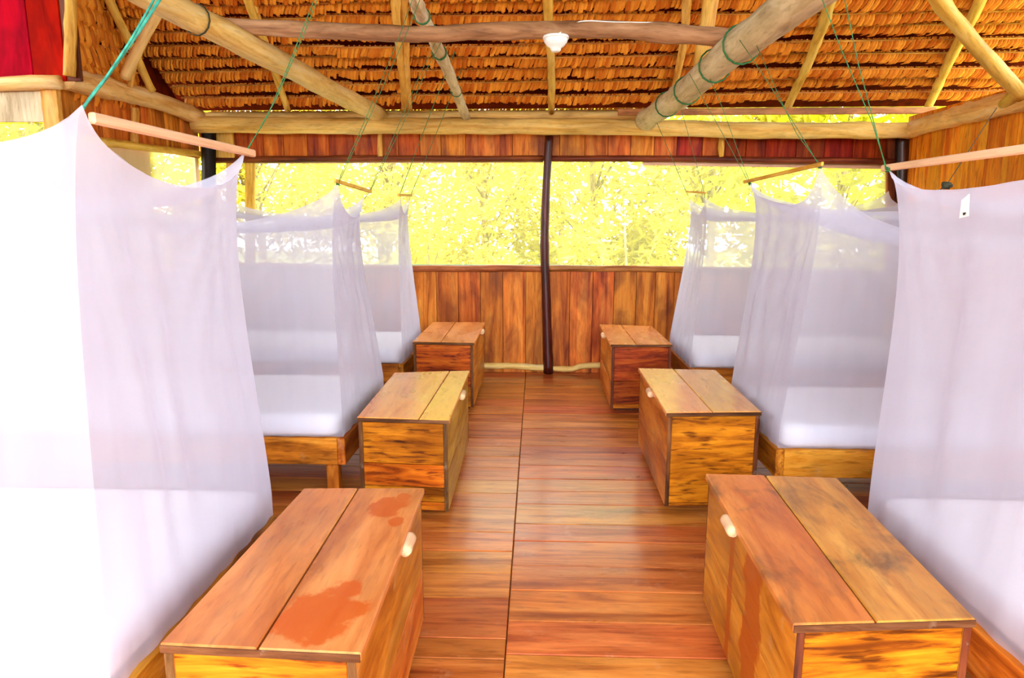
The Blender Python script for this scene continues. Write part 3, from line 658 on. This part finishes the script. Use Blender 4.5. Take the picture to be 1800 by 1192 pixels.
def chest(k):
    zt = TZ[k]; c4 = [at_Z(x, y, zt) for x, y in LID[k]]
    w = ((c4[1] - c4[0]).length + (c4[2] - c4[3]).length) / 2; l = ((c4[3] - c4[0]).length + (c4[2] - c4[1]).length) / 2
    aisle = 1 if k[0] == 'L' else 0           # u side that faces the aisle
    ax_v = ((c4[3] + c4[2]) - (c4[0] + c4[1])).normalized(); ax_u = (c4[1] - c4[0]).normalized(); ax_z = Vector((0, 0, 1))
    ctr = sum(c4, Vector()) / 4
    root = empty('wooden_chest', (ctr.x, ctr.y, 0), CLAB[k], 'chest', 'six wooden chests along the aisle')
    def pt(u, v, z):                          # u, v in metres
        a = u / w; b = v / l
        p_ = c4[0].lerp(c4[1], a).lerp(c4[3].lerp(c4[2], a), b)
        return Vector((p_.x, p_.y, z))
    def hb(name, u0, u1, v0, v1, z0, z1, grain, mat, bev=0.004, u2=None, u3=None):
        u2 = u0 if u2 is None else u2; u3 = u1 if u3 is None else u3
        P = []
        for z in (z0, z1):
            for (a, b, v) in ((u0, u1, v0), (u2, u3, v1)):
                P += [pt(a, v, z), pt(b, v, z)]
        return hexa(name, P, grain, mat, root, bev)
    lt = 0.026; z0 = 0.05; zb = zt - lt
    s0, s1 = SPLIT[k][0] * w, SPLIT[k][1] * w; g = 0.0025
    lm0 = lm1 = M['lid']
    if k == 'L1': lm0 = M['lid_brown']
    if k == 'R1': lm0, lm1 = M['lid_light'], M['lid_smoky']
    if k == 'L1': lm1 = M['lid_stained']
    hb('lid_board', 0, s0 - g, 0, l, zb, zt, ax_v, lm0, 0.004, 0, s1 - g)
    hb('lid_board', s0 + g, w, 0, l, zb + 0.0005, zt - 0.001, ax_v, lm1, 0.004, s1 + g, w)
    # darker end-grain facing on both ends of the lid
    for v0 in (-0.004, l):
        hb('lid_edging', 0.001, w - 0.001, v0, v0 + 0.004, zb + 0.002, zt - 0.004, ax_u, M['lid_edge'], 0.001)
    o_a = 0.014; o_w = 0.006                  # lid overhang on aisle side / wall side
    ua, ub = (o_w, w - o_a) if aisle else (o_a, w - o_w)
    va, vb = 0.008, l - 0.008; t = 0.02
    H = zb - z0
    # side boards (long sides)
    cuts = {'L1': (.42,), 'L2': (.46,), 'L3': (.5,), 'R1': (.52,), 'R2': (.5,), 'R3': (.42,)}[k]
    for side in (0, 1):
        zz = [z0] + [z0 + H * q_ for q_ in cuts] + [zb]
        for a, b in zip(zz[:-1], zz[1:]):
            u0 = ua if side == 0 else ub - t
            hb('side_board', u0, u0 + t, va, vb, a + 0.0015, b - 0.0015, ax_v, M['chest_streaked'] if k == 'R1' and side == 0 else M['chest_olive'] if k == 'L2' else M['chest_pale'], 0.003)
    # end boards (near and far), between the long sides
    cuts = {'L1': (.5,), 'L2': (.10, .27, .53), 'L3': (.33,), 'R1': (.4,), 'R2': (.035,), 'R3': (.07, .45)}[k]
    for v0 in (va + 0.001, vb - t - 0.001):
        zz = [z0] + [z0 + H * q_ for q_ in cuts] + [zb - 0.001]
        for a, b in zip(zz[:-1], zz[1:]):
            pr = rng.uniform(0, 0.003)
            hb('end_board', ua + t + 0.001, ub - t - 0.001, v0 - pr, v0 + t - pr, a + 0.0015, b - 0.0015, ax_u, M['chest_dark'] if k == 'R3' else M['chest'], 0.003)
        # strips covering the joints at both edges of an end
        near = v0 < l / 2
        for u0 in (ua - 0.001, ub - t - 0.001):
            vv = (v0 - 0.006, v0 - 0.001) if near else (v0 + t + 0.001, v0 + t + 0.006)
            hb('corner_strip', u0, u0 + t + 0.002, vv[0], vv[1], z0 + 0.001, zb - 0.002, ax_z, M['dark_stile'] if k[0] == 'R' else M['lid_edge'], 0.002)
    hb('bottom_board', ua + t, ub - t, va + t, vb - t, z0, z0 + 0.02, ax_v, M['chest'], 0.002)
    for v0 in (0.12, l - 0.18):
        hb('foot_runner', ua + 0.05, ub - 0.05, v0, v0 + 0.06, 0.0, z0, ax_u, M['dark_stile'], 0.004)
    # round stick handle on the aisle edge of the lid
    hv = {'L1': .60, 'L2': .52, 'L3': .62, 'R1': .60, 'R2': .48, 'R3': .55}[k] * l
    uh = w + 0.006 if aisle else -0.006
    a, b = pt(uh, hv - 0.055, zb - 0.004), pt(uh, hv + 0.055, zb - 0.002)
    v, f = tube_geo(spline([a, a.lerp(b, .5) + Vector((0, 0, 0.002)), b], 9), [0.015, 0.021, 0.021, 0.0205, 0.020, 0.0205, 0.021, 0.021, 0.015], 12, 0.06, rng.random() * 9)
    mesh_obj('handle', v, f, M['batten'], root, smooth=True, mw=frame(a.lerp(b, .5), b - a))['label'] = 'pale round stick handle'
    return root
M['lid_light'] = M['lid_smoky']
M['lid_brown'] = wood('lid_brown_wood', (0.44, 0.13, 0.020), (0.62, 0.225, 0.045), (0.70, 0.30, 0.075), gx=1.4, gy=9, rough=0.32, spec=0.45, coat=0.15, blotch=0.5, fleck=0.25, var=0.03, bump=0.12, stain=(0.35, (0.28, 0.10, 0.03)))
M['lid_stained'] = wood('lid_stained_wood', (0.46, 0.14, 0.024), (0.62, 0.235, 0.05), (0.70, 0.31, 0.08), gx=1.4, gy=9, rough=0.32, spec=0.45, coat=0.15, stain=(0.3, (0.30, 0.11, 0.03)), blotch=0.45, fleck=0.22, var=0.03, bump=0.14,
    stains=([(0.33, -0.02, 0.10, 0.075), (0.40, -0.05, 0.05, 0.03), (0.20, -0.07, 0.045, 0.03), (-0.33, 0.0, 0.14, 0.10), (-0.23, -0.03, 0.05, 0.05), (-0.38, 0.06, 0.06, 0.08)], (0.50, 0.10, 0.001)))
M['chest_streaked'] = wood('streaked_side_wood', (0.36, 0.075, 0.006), (0.60, 0.19, 0.018), (0.70, 0.29, 0.045), gx=1.6, gy=10, rough=0.36, blotch=0.7, fleck=0.25, var=0.08, wear=(0.4, (0.62, 0.42, 0.25)), stains=([(-0.13, 0, 0.10, 5.0), (0.12, 0, 0.03, 5.0)], (0.36, 0.035, 0.003)))
chests = {k: chest(k) for k in ('L1', 'L2', 'L3', 'R1', 'R2', 'R3')}

# ------------------------------------------------------------------ beds, mattresses, nets
XA_L, XA_R = -1.10, 1.30         # foot rail planes on either side of the aisle
BEDW = 2.05
BED = {'L1': (-1.075, 1.50, 2.60), 'L2': (-1.075, 3.60, 4.66), 'L3': (-1.13, 5.58, 6.56),
       'R1': (1.33, 1.52, 2.62), 'R2': (1.29, 3.50, 4.44), 'R3': (1.27, 5.50, 6.44)}
RT = 0.385                       # top of the bed frame
PLACE = {'L1': 'front of the left row', 'L2': 'middle of the left row', 'L3': 'back of the left row by the window wall',
         'R1': 'front of the right row', 'R2': 'middle of the right row', 'R3': 'back of the right row by the window wall'}
CH = {'L1': 'the chest with the stained lid', 'L2': 'the middle left chest', 'L3': 'the back left chest',
      'R1': 'the chest with the smudged lid', 'R2': 'the middle right chest', 'R3': 'the back right chest'}
def bed(k):
    xa, y0, y1 = BED[k]; s = -1 if k[0] == 'L' else 1; xw = xa + s * BEDW
    x0, x1 = sorted((xa, xw))
    root = empty('bed', ((x0 + x1) / 2, (y0 + y1) / 2, 0), 'low plank bed frame behind %s' % CH[k], 'bed', 'six plank beds')
    h = 0.155; t = 0.045
    box('side_rail', (x0 + t, y0, RT - h), (x1 - t, y0 + t, RT), (1, 0, 0), M['bed'], root)
    box('side_rail', (x0 + t, y1 - t, RT - h), (x1 - t, y1, RT), (1, 0, 0), M['bed'], root)
    box('end_rail', (x0, y0, RT - h), (x0 + t - 0.001, y1, RT), (0, 1, 0), M['bed'], root)
    box('end_rail', (x1 - t + 0.001, y0, RT - h), (x1, y1, RT), (0, 1, 0), M['bed'], root)
    for xx in (x0 + 0.06, x1 - 0.13):
        for yy in (y0 + 0.05, y1 - 0.12):
            box('leg', (xx, yy, 0), (xx + 0.07, yy + 0.07, RT - 0.04), (0, 0, 1), M['bed'], root)
    n = 8; ww = (x1 - x0 - 2 * t) / n
    for i in range(n):
        a = x0 + t + i * ww
        box('bed_slat', (a + 0.012, y0 + t, RT - 0.03), (a + ww - 0.012, y1 - t, RT - 0.008), (0, 1, 0), M['bed'], root, 0.002)
    return root
def mattress(k):
    xa, y0, y1 = BED[k]; s = -1 if k[0] == 'L' else 1
    x0, x1 = sorted((xa + s * 0.045, xa + s * (BEDW - 0.05))); y0 += 0.025; y1 -= 0.025; z0, z1 = RT + 0.007, RT + 0.130
    nx, ny = 40, 24; v = []; f = []; sd = rng.random() * 20
    R = 0.035
    def prof(t):                     # section from bottom edge up and round onto the top
        return t
    # superellipsoid-ish rounded box from stacked rings
    rings = [(0.012, z0), (0.0, z0 + 0.02), (0.003, z0 + 0.05), (0.0, z0 + 0.08), (0.004, z1 - 0.022), (0.014, z1 - 0.007), (0.032, z1), (0.10, z1 + 0.003), (0.25, z1 + 0.004)]
    per = []
    N = 25
    def perim(ins):
        a0, a1, b0, b1 = x0 + ins, x1 - ins, y0 + ins, y1 - ins; rc = max(0.01, 0.05 - ins * 0.3); pts = []
        for (cx, cy_, st) in ((a1 - rc, b0 + rc, -90), (a1 - rc, b1 - rc, 0), (a0 + rc, b1 - rc, 90), (a0 + rc, b0 + rc, 180)):
            for j in range(6):
                th = math.radians(st + 90 * j / 5); pts.append((cx + rc * math.cos(th), cy_ + rc * math.sin(th)))
        out = []
        for i in range(len(pts)):    # add points along straights
            p0, p1 = pts[i], pts[(i + 1) % len(pts)]; out.append(p0)
            if i % 6 == 5:
                for q_ in range(1, 10): out.append((p0[0] + (p1[0] - p0[0]) * q_ / 10, p0[1] + (p1[1] - p0[1]) * q_ / 10))
        return out
    for ins, z in rings:
        ring_ = perim(ins)
        for (x, y) in ring_:
            v.append((x, y, z + 0.004 * noise.noise(Vector((x * 4 + sd, y * 4, z * 9)))))
    n = len(ring_)
    for i in range(len(rings) - 1):
        for j in range(n):
            f.append((i * n + j, i * n + (j + 1) % n, (i + 1) * n + (j + 1) % n, (i + 1) * n + j))
    f.append(tuple((len(rings) - 1) * n + j for j in range(n)))
    f.append(tuple(range(n))[::-1])
    o = mesh_obj('mattress', v, f, M['sheet'], None, smooth=True)
    return tag(o, 'white mattress on the bed at the %s' % PLACE[k], 'mattress', 'white mattresses inside the nets')
for k in BED: bed(k); mattress(k)

def net(k, corners, stick, cords, sag, ear=(0.05, 0.05, 0.05, 0.05), earw=(0.035, 0.035, 0.035, 0.035), bow=0.05, label=''):
    """corners: four hanging points near-aisle, far-aisle, far-wall, near-wall"""
    xa, y0, y1 = BED[k]; s = -1 if k[0] == 'L' else 1
    xw = xa + s * (BEDW - 0.01); i = 0.012; zb = RT + 0.008
    root = empty('mosquito_net', ((xa + xw) / 2, (y0 + y1) / 2, zb), label, 'mosquito net', 'six hanging mosquito nets')
    top = [Vector(c_) for c_ in corners]
    bot = [Vector((xa + s * i, y0 + i, zb)), Vector((xa + s * i, y1 - i, zb)), Vector((xw, y1 - i, zb)), Vector((xw, y0 + i, zb))]
    ctr = sum(bot, Vector()) / 4
    sd = rng.random() * 100
    ztuck = 0.10
    def edge(c_, t):                  # corner seam: falls from the hanging point, hugs the mattress, tucks in
        tt = min(1.0, t / 0.93)
        b = bot[c_] + (bot[c_] - ctr).normalized() * 0.0
        bb = Vector((b.x, b.y, zb + ztuck))
        p_ = top[c_].lerp(bb, tt)
        h_ = Vector((ctr.x - p_.x, ctr.y - p_.y, 0)); h_.x = math.copysign(min(abs(h_.x), 1), h_.x)
        h_.normalize()
        p_ += h_ * (bow * math.sin(math.pi * min(1, tt) ** 0.55) ** 1.2)
        if t > 0.93: p_ = bb.lerp(b, (t - 0.93) / 0.07)
        return p_
    def sagf(e_, u):
        c_ = e_ if u < 0.5 else (e_ + 1) % 4; d = min(u, 1 - u)
        m_ = 0.5 * (ear[e_] + ear[(e_ + 1) % 4]); k_ = ear[c_] + (m_ - ear[c_]) * min(1, d / 0.5)
        return sag[e_] * (1 - abs(2 * u - 1) ** 2.3) + k_ * (1 - math.exp(-d / earw[c_]))
    V = []; F = []
    nt_ = 34
    grid_top = []
    for e_ in range(4):
        c0, c1 = e_, (e_ + 1) % 4
        nu = 44 if e_ in (1, 3) else 34
        base = len(V); nrm = (bot[c1] - bot[c0]).cross(Vector((0, 0, 1))).normalized()
        L = (bot[c1] - bot[c0]).length; row0 = []
        for j in range(nt_ + 1):
            t = (j / nt_) ** 1.15
            for a in range(nu + 1):
                u = a / nu
                if abs(u - 0.5) < 0.5: u = 0.5 + 0.5 * math.copysign(abs(2 * u - 1) ** 0.75, u - 0.5)
                p_ = edge(c0, t).lerp(edge(c1, t), u)
                wgt = math.sin(math.pi * u) ** 0.6 if 0 < u < 1 else 0
                p_.z -= sagf(e_, u) * max(0, 1 - t / 0.93) ** 1.4
                if t < 0.93:
                    x_ = u * L
                    fold = 0.55 * math.sin(x_ * 17 + 3 * noise.noise(Vector((x_ * 2, t * 1.2, sd))) * 2.5 + sd) + 0.9 * noise.noise(Vector((x_ * 9, t * 1.1, sd + e_ * 7))) + 0.5 * noise.noise(Vector((x_ * 23, t * 0.9, sd + 31)))
                    # creases that fan out from the hanging corners
                    for (uu, sg) in ((u * L, 1), ((1 - u) * L, -1)):
                        hh = (top[c0].z - zb) * t + 0.02
                        th = math.atan2(uu, hh); rad = math.hypot(uu, hh)
                        fold += 0.9 * math.sin(th * 22 + sd * sg) * math.exp(-rad / 0.55)
                    amp = 0.016 * wgt * math.sin(math.pi * min(1, t / 0.93)) ** 0.4 if t > 0 else 0
                    p_ += nrm * (fold * amp)
                elif 0 < u < 1:
                    p_ += nrm * (0.004 * math.sin(u * L * 40 + sd))
                V.append(p_)
                if j == 0: row0.append(p_.copy())
        grid_top.append((row0, nu))
        for j in range(nt_):
            for a in range(nu):
                q_ = base + j * (nu + 1) + a
                F.append((q_, q_ + 1, q_ + nu + 2, q_ + nu + 1))
    # roof of the net: Coons patch over the four top edges
    r0, nu0 = grid_top[0]; r1, nu1 = grid_top[1]; r2, _ = grid_top[2]; r3, _ = grid_top[3]
    base = len(V)
    for j in range(nu1 + 1):
        b = j / nu1
        for a in range(nu0 + 1):
            u = a / nu0
            # edge0: c0->c1 (u), edge1: c1->c2 (b), edge2: c2->c3 , edge3: c3->c0
            e0 = r0[a]; e2 = r2[nu0 - a]; e1 = r1[j]; e3 = r3[nu1 - j]
            p_ = e0 * (1 - b) + e2 * b + e3 * (1 - u) + e1 * u - (top[0] * (1 - u) * (1 - b) + top[1] * u * (1 - b) + top[2] * u * b + top[3] * (1 - u) * b)
            p_.z += 0.10 * math.sin(math.pi * u) * math.sin(math.pi * b) + 0.006 * noise.noise(Vector((u * 14, b * 14, sd)))
            V.append(p_)
    for j in range(nu1):
        for a in range(nu0):
            q_ = base + j * (nu0 + 1) + a; F.append((q_, q_ + 1, q_ + nu0 + 2, q_ + nu0 + 1))
    o = mesh_obj('net_cloth', V, F, M['net'], root, smooth=True)
    # spreader stick
    a, b, sw = stick
    a, b = Vector(a), Vector(b); dirv = (b - a).normalized()
    side = dirv.cross(Vector((0, 0, 1))).normalized(); up = side.cross(dirv)
    P = [(b if i_ else a) + side * (sw * 0.35 * (2 * j_ - 1)) + up * (sw * 0.5 * (2 * k_ - 1)) for k_ in (0, 1) for j_ in (0, 1) for i_ in (0, 1)]
    hexa('spreader_stick', P, dirv, M['batten'] if k[1] == '1' else M['rafter'], root, sw * 0.15)
    for (pts, r, mt) in cords:
        v, f = tube_geo(pts, r, 6); mesh_obj('hanging_cord', v, f, M[mt], root, smooth=True)
    return root, o
def cord(pix, Y0, Y1=None):
    Y1 = Y0 if Y1 is None else Y1; n = len(pix)
    return [at_Y(x, y, Y0 + (Y1 - Y0) * i / (n - 1)) for i, (x, y) in enumerate(pix)]
def knot(p, r=0.01):
    p = Vector(p); return [p + Vector((r * math.cos(t_ * 1.9), r * math.sin(t_ * 1.9), 0.006 * (t_ - 4) / 3)) for t_ in range(9)]

a1 = at_Y(160, 207, 1.60); b1 = at_Y(446, 270, 2.50); n1 = at_Y(140, 196, 1.55); f1 = at_Y(430, 269, 2.44)
net('L1', [at_Y(144, 184, 1.57), f1, Vector((-3.05, 2.50, 1.90)), Vector((-3.05, 1.55, 1.90))], (a1, b1, 0.026),
    [(cord([(431, 268), (470, 205), (513, 100), (560, -20), (648, -240)], 2.44, 2.65), 0.0017, 'rope'), (cord([(433, 268), (485, 175), (530, 70), (566, -20), (650, -240)], 2.44, 2.65), 0.0015, 'rope'),
     (knot(f1, 0.013), 0.0026, 'rope'),
     (cord([(142, 196), (160, 170), (186, 138), (240, 62), (290, -15)], 1.58, 1.7), 0.0042, 'rope_teal'), (cord([(148, 188), (180, 146), (230, 70), (279, -15)], 1.58, 1.7), 0.0028, 'rope_teal')],
    (0.10, 0.16, 0.10, 0.10), label='tall white mosquito net hanging over the bed at the front of the left row')
a2 = at_Y(588, 317, 3.50); b2 = at_Y(652, 337, 4.24); n2 = at_Y(594, 323, 3.58); f2 = at_Y(638, 347, 4.55)
net('L2', [n2, f2, Vector((-3.05, 4.60, 1.85)), Vector((-3.05, 3.60, 1.85))], (a2, b2, 0.02),
    [(cord([(594, 320), (640, 215), (700, 70), (728, -10)], 3.55, 3.7), 0.0017, 'rope'), (cord([(596, 320), (650, 205), (712, 65), (742, -10)], 3.55, 3.7), 0.0017, 'rope'), (knot(n2), 0.0026, 'rope'),
     (cord([(650, 336), (690, 245), (730, 150), (772, 60)], 4.22, 4.35), 0.0017, 'rope'), (cord([(651, 336), (705, 225), (752, 118), (782, 62)], 4.22, 4.35), 0.0017, 'rope'),
     (cord([(650, 338), (640, 350)], 4.3, 4.5), 0.0017, 'rope')],
    (0.10, 0.16, 0.10, 0.20), label='white mosquito net hanging over the bed in the middle of the left row')
a3 = at_Y(700, 343, 5.3); b3 = at_Y(724, 343.5, 5.9); n3 = at_Y(705, 349, 5.6); f3 = at_Y(719, 352, 6.30)
net('L3', [n3, f3, Vector((-3.05, 6.5, 1.85)), Vector((-3.05, 5.6, 1.85))], (a3, b3, 0.02),
    [(cord([(702, 344), (760, 190), (800, 90)], 5.4, 5.2), 0.0026, 'rope'), (cord([(722, 343), (775, 215), (812, 120)], 5.9, 5.7), 0.0026, 'rope'), (cord([(703, 344), (705, 350)], 5.4, 5.6), 0.0017, 'rope'), (cord([(722, 343), (719, 352)], 5.9, 6.3), 0.0017, 'rope')],
    (0.08, 0.13, 0.10, 0.14), bow=0.03, label='white mosquito net over the bed at the back of the left row')
a1 = at_Y(1552, 296, 2.62); b1 = at_Y(1830, 258, 1.75); f1 = at_Y(1562, 298, 2.55)
r1net, r1cloth = net('R1', [Vector((1.40, 1.58, 1.84)), f1, Vector((3.25, 2.55, 1.88)), Vector((3.25, 1.6, 1.88))], (a1, b1, 0.024),
    [(cord([(1558, 295), (1533, 215), (1480, 90), (1440, -15), (1352, -240)], 2.56, 2.75), 0.0017, 'rope'), (cord([(1556, 293), (1536, 215), (1508, 110), (1482, -15), (1430, -240)], 2.56, 2.75), 0.0017, 'rope'), (knot(f1, 0.012), 0.0026, 'rope'),
     (cord([(1648, 337), (1664, 325), (1700, 270), (1735, 215), (1752, 190)], 3.2, 3.9), 0.0022, 'rope_dark'), ([p_ + Vector((0, 0, 0.0)) for p_ in knot(at_Y(1664, 326, 3.2), 0.016)], 0.010, 'rope_dark')],
    (0.06, 0.13, 0.10, 0.10), label='tall white mosquito net with a small paper label, front of the right row')
a2 = at_Y(1308, 320, 4.42); b2 = at_Y(1446, 288, 3.38); n2 = at_Y(1441, 293, 3.45); f2 = at_Y(1318, 323, 4.38)
net('R2', [n2, f2, Vector((3.20, 4.40, 1.86)), Vector((3.20, 3.52, 1.80))], (a2, b2, 0.02),
    [(cord([(1438, 288), (1405, 232), (1350, 145), (1300, 70)], 3.45, 3.7), 0.0017, 'rope'), (cord([(1440, 288), (1400, 235), (1370, 170), (1330, 80)], 3.45, 3.7), 0.0017, 'rope'), (knot(n2), 0.0026, 'rope'),
     (cord([(1316, 321), (1285, 262), (1245, 190), (1212, 130)], 4.38, 4.5), 0.0017, 'rope'), (cord([(1318, 321), (1296, 262), (1270, 190), (1240, 120)], 4.38, 4.5), 0.0017, 'rope'), (knot(f2), 0.0026, 'rope')],
    (0.02, 0.14, 0.10, 0.16), ear=(0.20, 0.05, 0.05, 0.10), earw=(0.10, 0.04, 0.035, 0.035), bow=0.06, label='white mosquito net drooping from a tilted stick, middle of the right row')
a3 = at_Y(1206, 337, 6.2); b3 = at_Y(1240, 339, 5.45); n3 = at_Y(1239, 347, 5.52); f3 = at_Y(1212, 349, 6.32)
net('R3', [n3, f3, Vector((3.20, 6.40, 1.86)), Vector((3.20, 5.52, 1.86))], (a3, b3, 0.016),
    [(cord([(1206, 337), (1180, 275), (1150, 205)], 6.15, 6.3), 0.0026, 'rope'), (cord([(1238, 339), (1215, 255), (1190, 165)], 5.5, 5.6), 0.0017, 'rope'), (cord([(1238, 340), (1239, 348)], 5.5, 5.52), 0.0026, 'rope'), (cord([(1207, 338), (1212, 350)], 6.15, 6.3), 0.0017, 'rope')],
    (0.10, 0.12, 0.10, 0.12), bow=0.04, label='white mosquito net over the bed at the back of the right row')
# paper label stitched to the near right net
q4 = [at_X(1690, 352, 1.30), at_X(1703, 341, 1.30), at_X(1701, 380, 1.30), at_X(1686, 384, 1.30)]
lab = mesh_obj('paper_label', [q4[0], q4[1], q4[2], q4[3]] + [p_ + Vector((0.003, 0, 0)) for p_ in q4], [(0, 1, 2, 3), (4, 7, 6, 5), (0, 4, 5, 1), (1, 5, 6, 2), (2, 6, 7, 3), (3, 7, 4, 0)], M['label'], r1net)
lab['label'] = 'small white paper label'
q5 = [at_X(1692, 374, 1.297), at_X(1698, 373, 1.297), at_X(1697, 377, 1.297), at_X(1693, 379, 1.297)]
mesh_obj('print', q5, [(0, 1, 2, 3)], M['ink'], lab)

# ------------------------------------------------------------------ trees and shrubs outside
def tree(name, label, loc, height, spread, n, size, mat, seed, cat='tree', clump=9, trunk=0.09, low=0.0, grp='trees and shrubs outside the window'):
    r = random.Random(seed); x, y, z = loc
    root = empty(name, loc, label, cat, grp)
    top = Vector((x + r.uniform(-.3, .3), y + r.uniform(-.3, .3), z + height * 0.85))
    v, f = tube_geo(spline([Vector(loc), Vector((x + r.uniform(-.15, .15), y, z + height * 0.4)), top], 10), [trunk * (1 - 0.07 * i) for i in range(10)], 8, 0.15, seed)
    mesh_obj('trunk', v, f, M['bark'], root, smooth=True, mw=frame(Vector((x, y, z + height / 2)), Vector((0, 0, 1))))
    bv = []; bf = []; lv = []; lf = []
    for c_ in range(clump):
        th = r.uniform(0, 6.28); hh = r.uniform(low, 1.0); rad = spread * math.sqrt(r.random())
        cc = Vector((x + rad * math.cos(th), y + rad * 0.8 * math.sin(th), z + height * hh)); cr = spread * r.uniform(0.3, 0.5)
        t0 = Vector((x, y, z + height * hh * 0.6))
        v, f = tube_geo([t0, t0.lerp(cc, .5) + Vector((0, 0, .1)), cc], [trunk * .2, trunk * .14, trunk * .08], 5)
        o_ = len(bv); bv += v; bf += [tuple(i + o_ for i in q_) for q_ in f]
        for _ in range(n // clump):
            d = Vector((r.gauss(0, 1), r.gauss(0, 1), r.gauss(0, 1))).normalized() * cr * r.random() ** 0.4
            p_ = cc + d
            ax = Vector((r.gauss(0, 1), r.gauss(0, 1), r.gauss(-0.5, 0.6))).normalized()
            sd_ = ax.orthogonal().normalized(); sd_ = Matrix.Rotation(r.uniform(0, 6.28), 3, ax) @ sd_; nn = ax.cross(sd_)
            l = size * r.uniform(0.6, 1.3); w_ = l * 0.34
            k = len(lv)
            lv += [p_, p_ + ax * l * .45 + sd_ * w_ * .5 + nn * l * .05, p_ + ax * l * .5, p_ + ax * l * .45 - sd_ * w_ * .5 + nn * l * .05, p_ + ax * l - nn * l * .12]
            lf += [(k, k + 1, k + 2), (k, k + 2, k + 3), (k + 1, k + 4, k + 2), (k + 2, k + 4, k + 3)]
    mesh_obj('branches', bv, bf, M['bark'], root, smooth=True)
    cr_ = mesh_obj('crown', lv, lf, M[mat], root); cr_['kind'] = 'stuff'
    return root
tr = [
 ('tree', 'pale leafy tree behind the left edge of the back window', (-5.2, 12.5, -.7), 5.2, 1.7, 2600, .26, 'leaf_pale', 1),
 ('tree', 'pale yellow-green tree filling the window left of the chests', (-2.9, 13.2, -.7), 5.4, 1.8, 3000, .24, 'leaf_pale', 2),
 ('tree', 'dense pale tree seen just left of the dark middle post', (-0.9, 12.3, -.7), 5.0, 1.6, 3000, .22, 'leaf_lime', 3),
 ('tree', 'bright lime tree seen just right of the dark middle post', (1.1, 12.8, -.7), 5.2, 1.6, 3000, .24, 'leaf_lime', 4),
 ('tree', 'sunlit lime tree above the back right chest', (3.0, 12.2, -.7), 5.0, 1.6, 2600, .26, 'leaf_lime', 5),
 ('tree', 'broad leaved green tree seen through the middle right net', (5.0, 11.6, -.7), 4.8, 1.7, 2200, .34, 'leaf_mid', 6),
 ('shrub', 'big leaved shrub low outside the right end of the back window', (3.9, 9.8, -.7), 2.9, 1.0, 700, .36, 'leaf_mid', 7),
 ('shrub', 'low lime shrub outside the window over the right sill pole', (1.5, 10.2, -.7), 2.6, 0.9, 900, .22, 'leaf_lime', 8),
 ('shrub', 'low pale shrub outside the window over the left sill pole', (-1.6, 10.4, -.7), 2.6, 1.0, 1000, .2, 'leaf_lime', 9),
 ('tree', 'green tree outside the left wall window', (-6.6, 8.0, -.7), 4.8, 1.6, 2000, .26, 'leaf_mid', 10),
 ('tree', 'pale tree close outside the far end of the left wall window', (-6.1, 10.4, -.7), 4.6, 1.4, 2000, .24, 'leaf_lime', 21),
 ('tree', 'big green tree farther out beyond the left wall window', (-8.6, 13.6, -.7), 6.0, 2.2, 2600, .34, 'leaf_mid', 22),
 ('tree', 'tall pale tree far behind the left half of the back window', (-3.9, 17.5, -.7), 7.5, 2.6, 3200, .34, 'leaf_pale', 11),
 ('tree', 'tall pale tree far behind the dark middle post', (0.6, 18.0, -.7), 7.5, 2.6, 3200, .34, 'leaf_pale', 12),
 ('tree', 'tall tree far behind the right half of the back window', (5.4, 17.0, -.7), 7.5, 2.6, 3000, .36, 'leaf_pale', 13),
]
for (nm, lb, lc, h_, sp_, n_, sz, mt, sd_) in tr:
    tree(nm, lb, lc, h_, sp_, int(n_ * (2.4 if lc[0] < 0.5 else 1.7)), sz * (0.8 if lc[0] < 0.5 else 0.95), mt, sd_, cat=nm, clump=26 if nm == 'tree' else 10, trunk=0.10 if nm == 'tree' else 0.04)
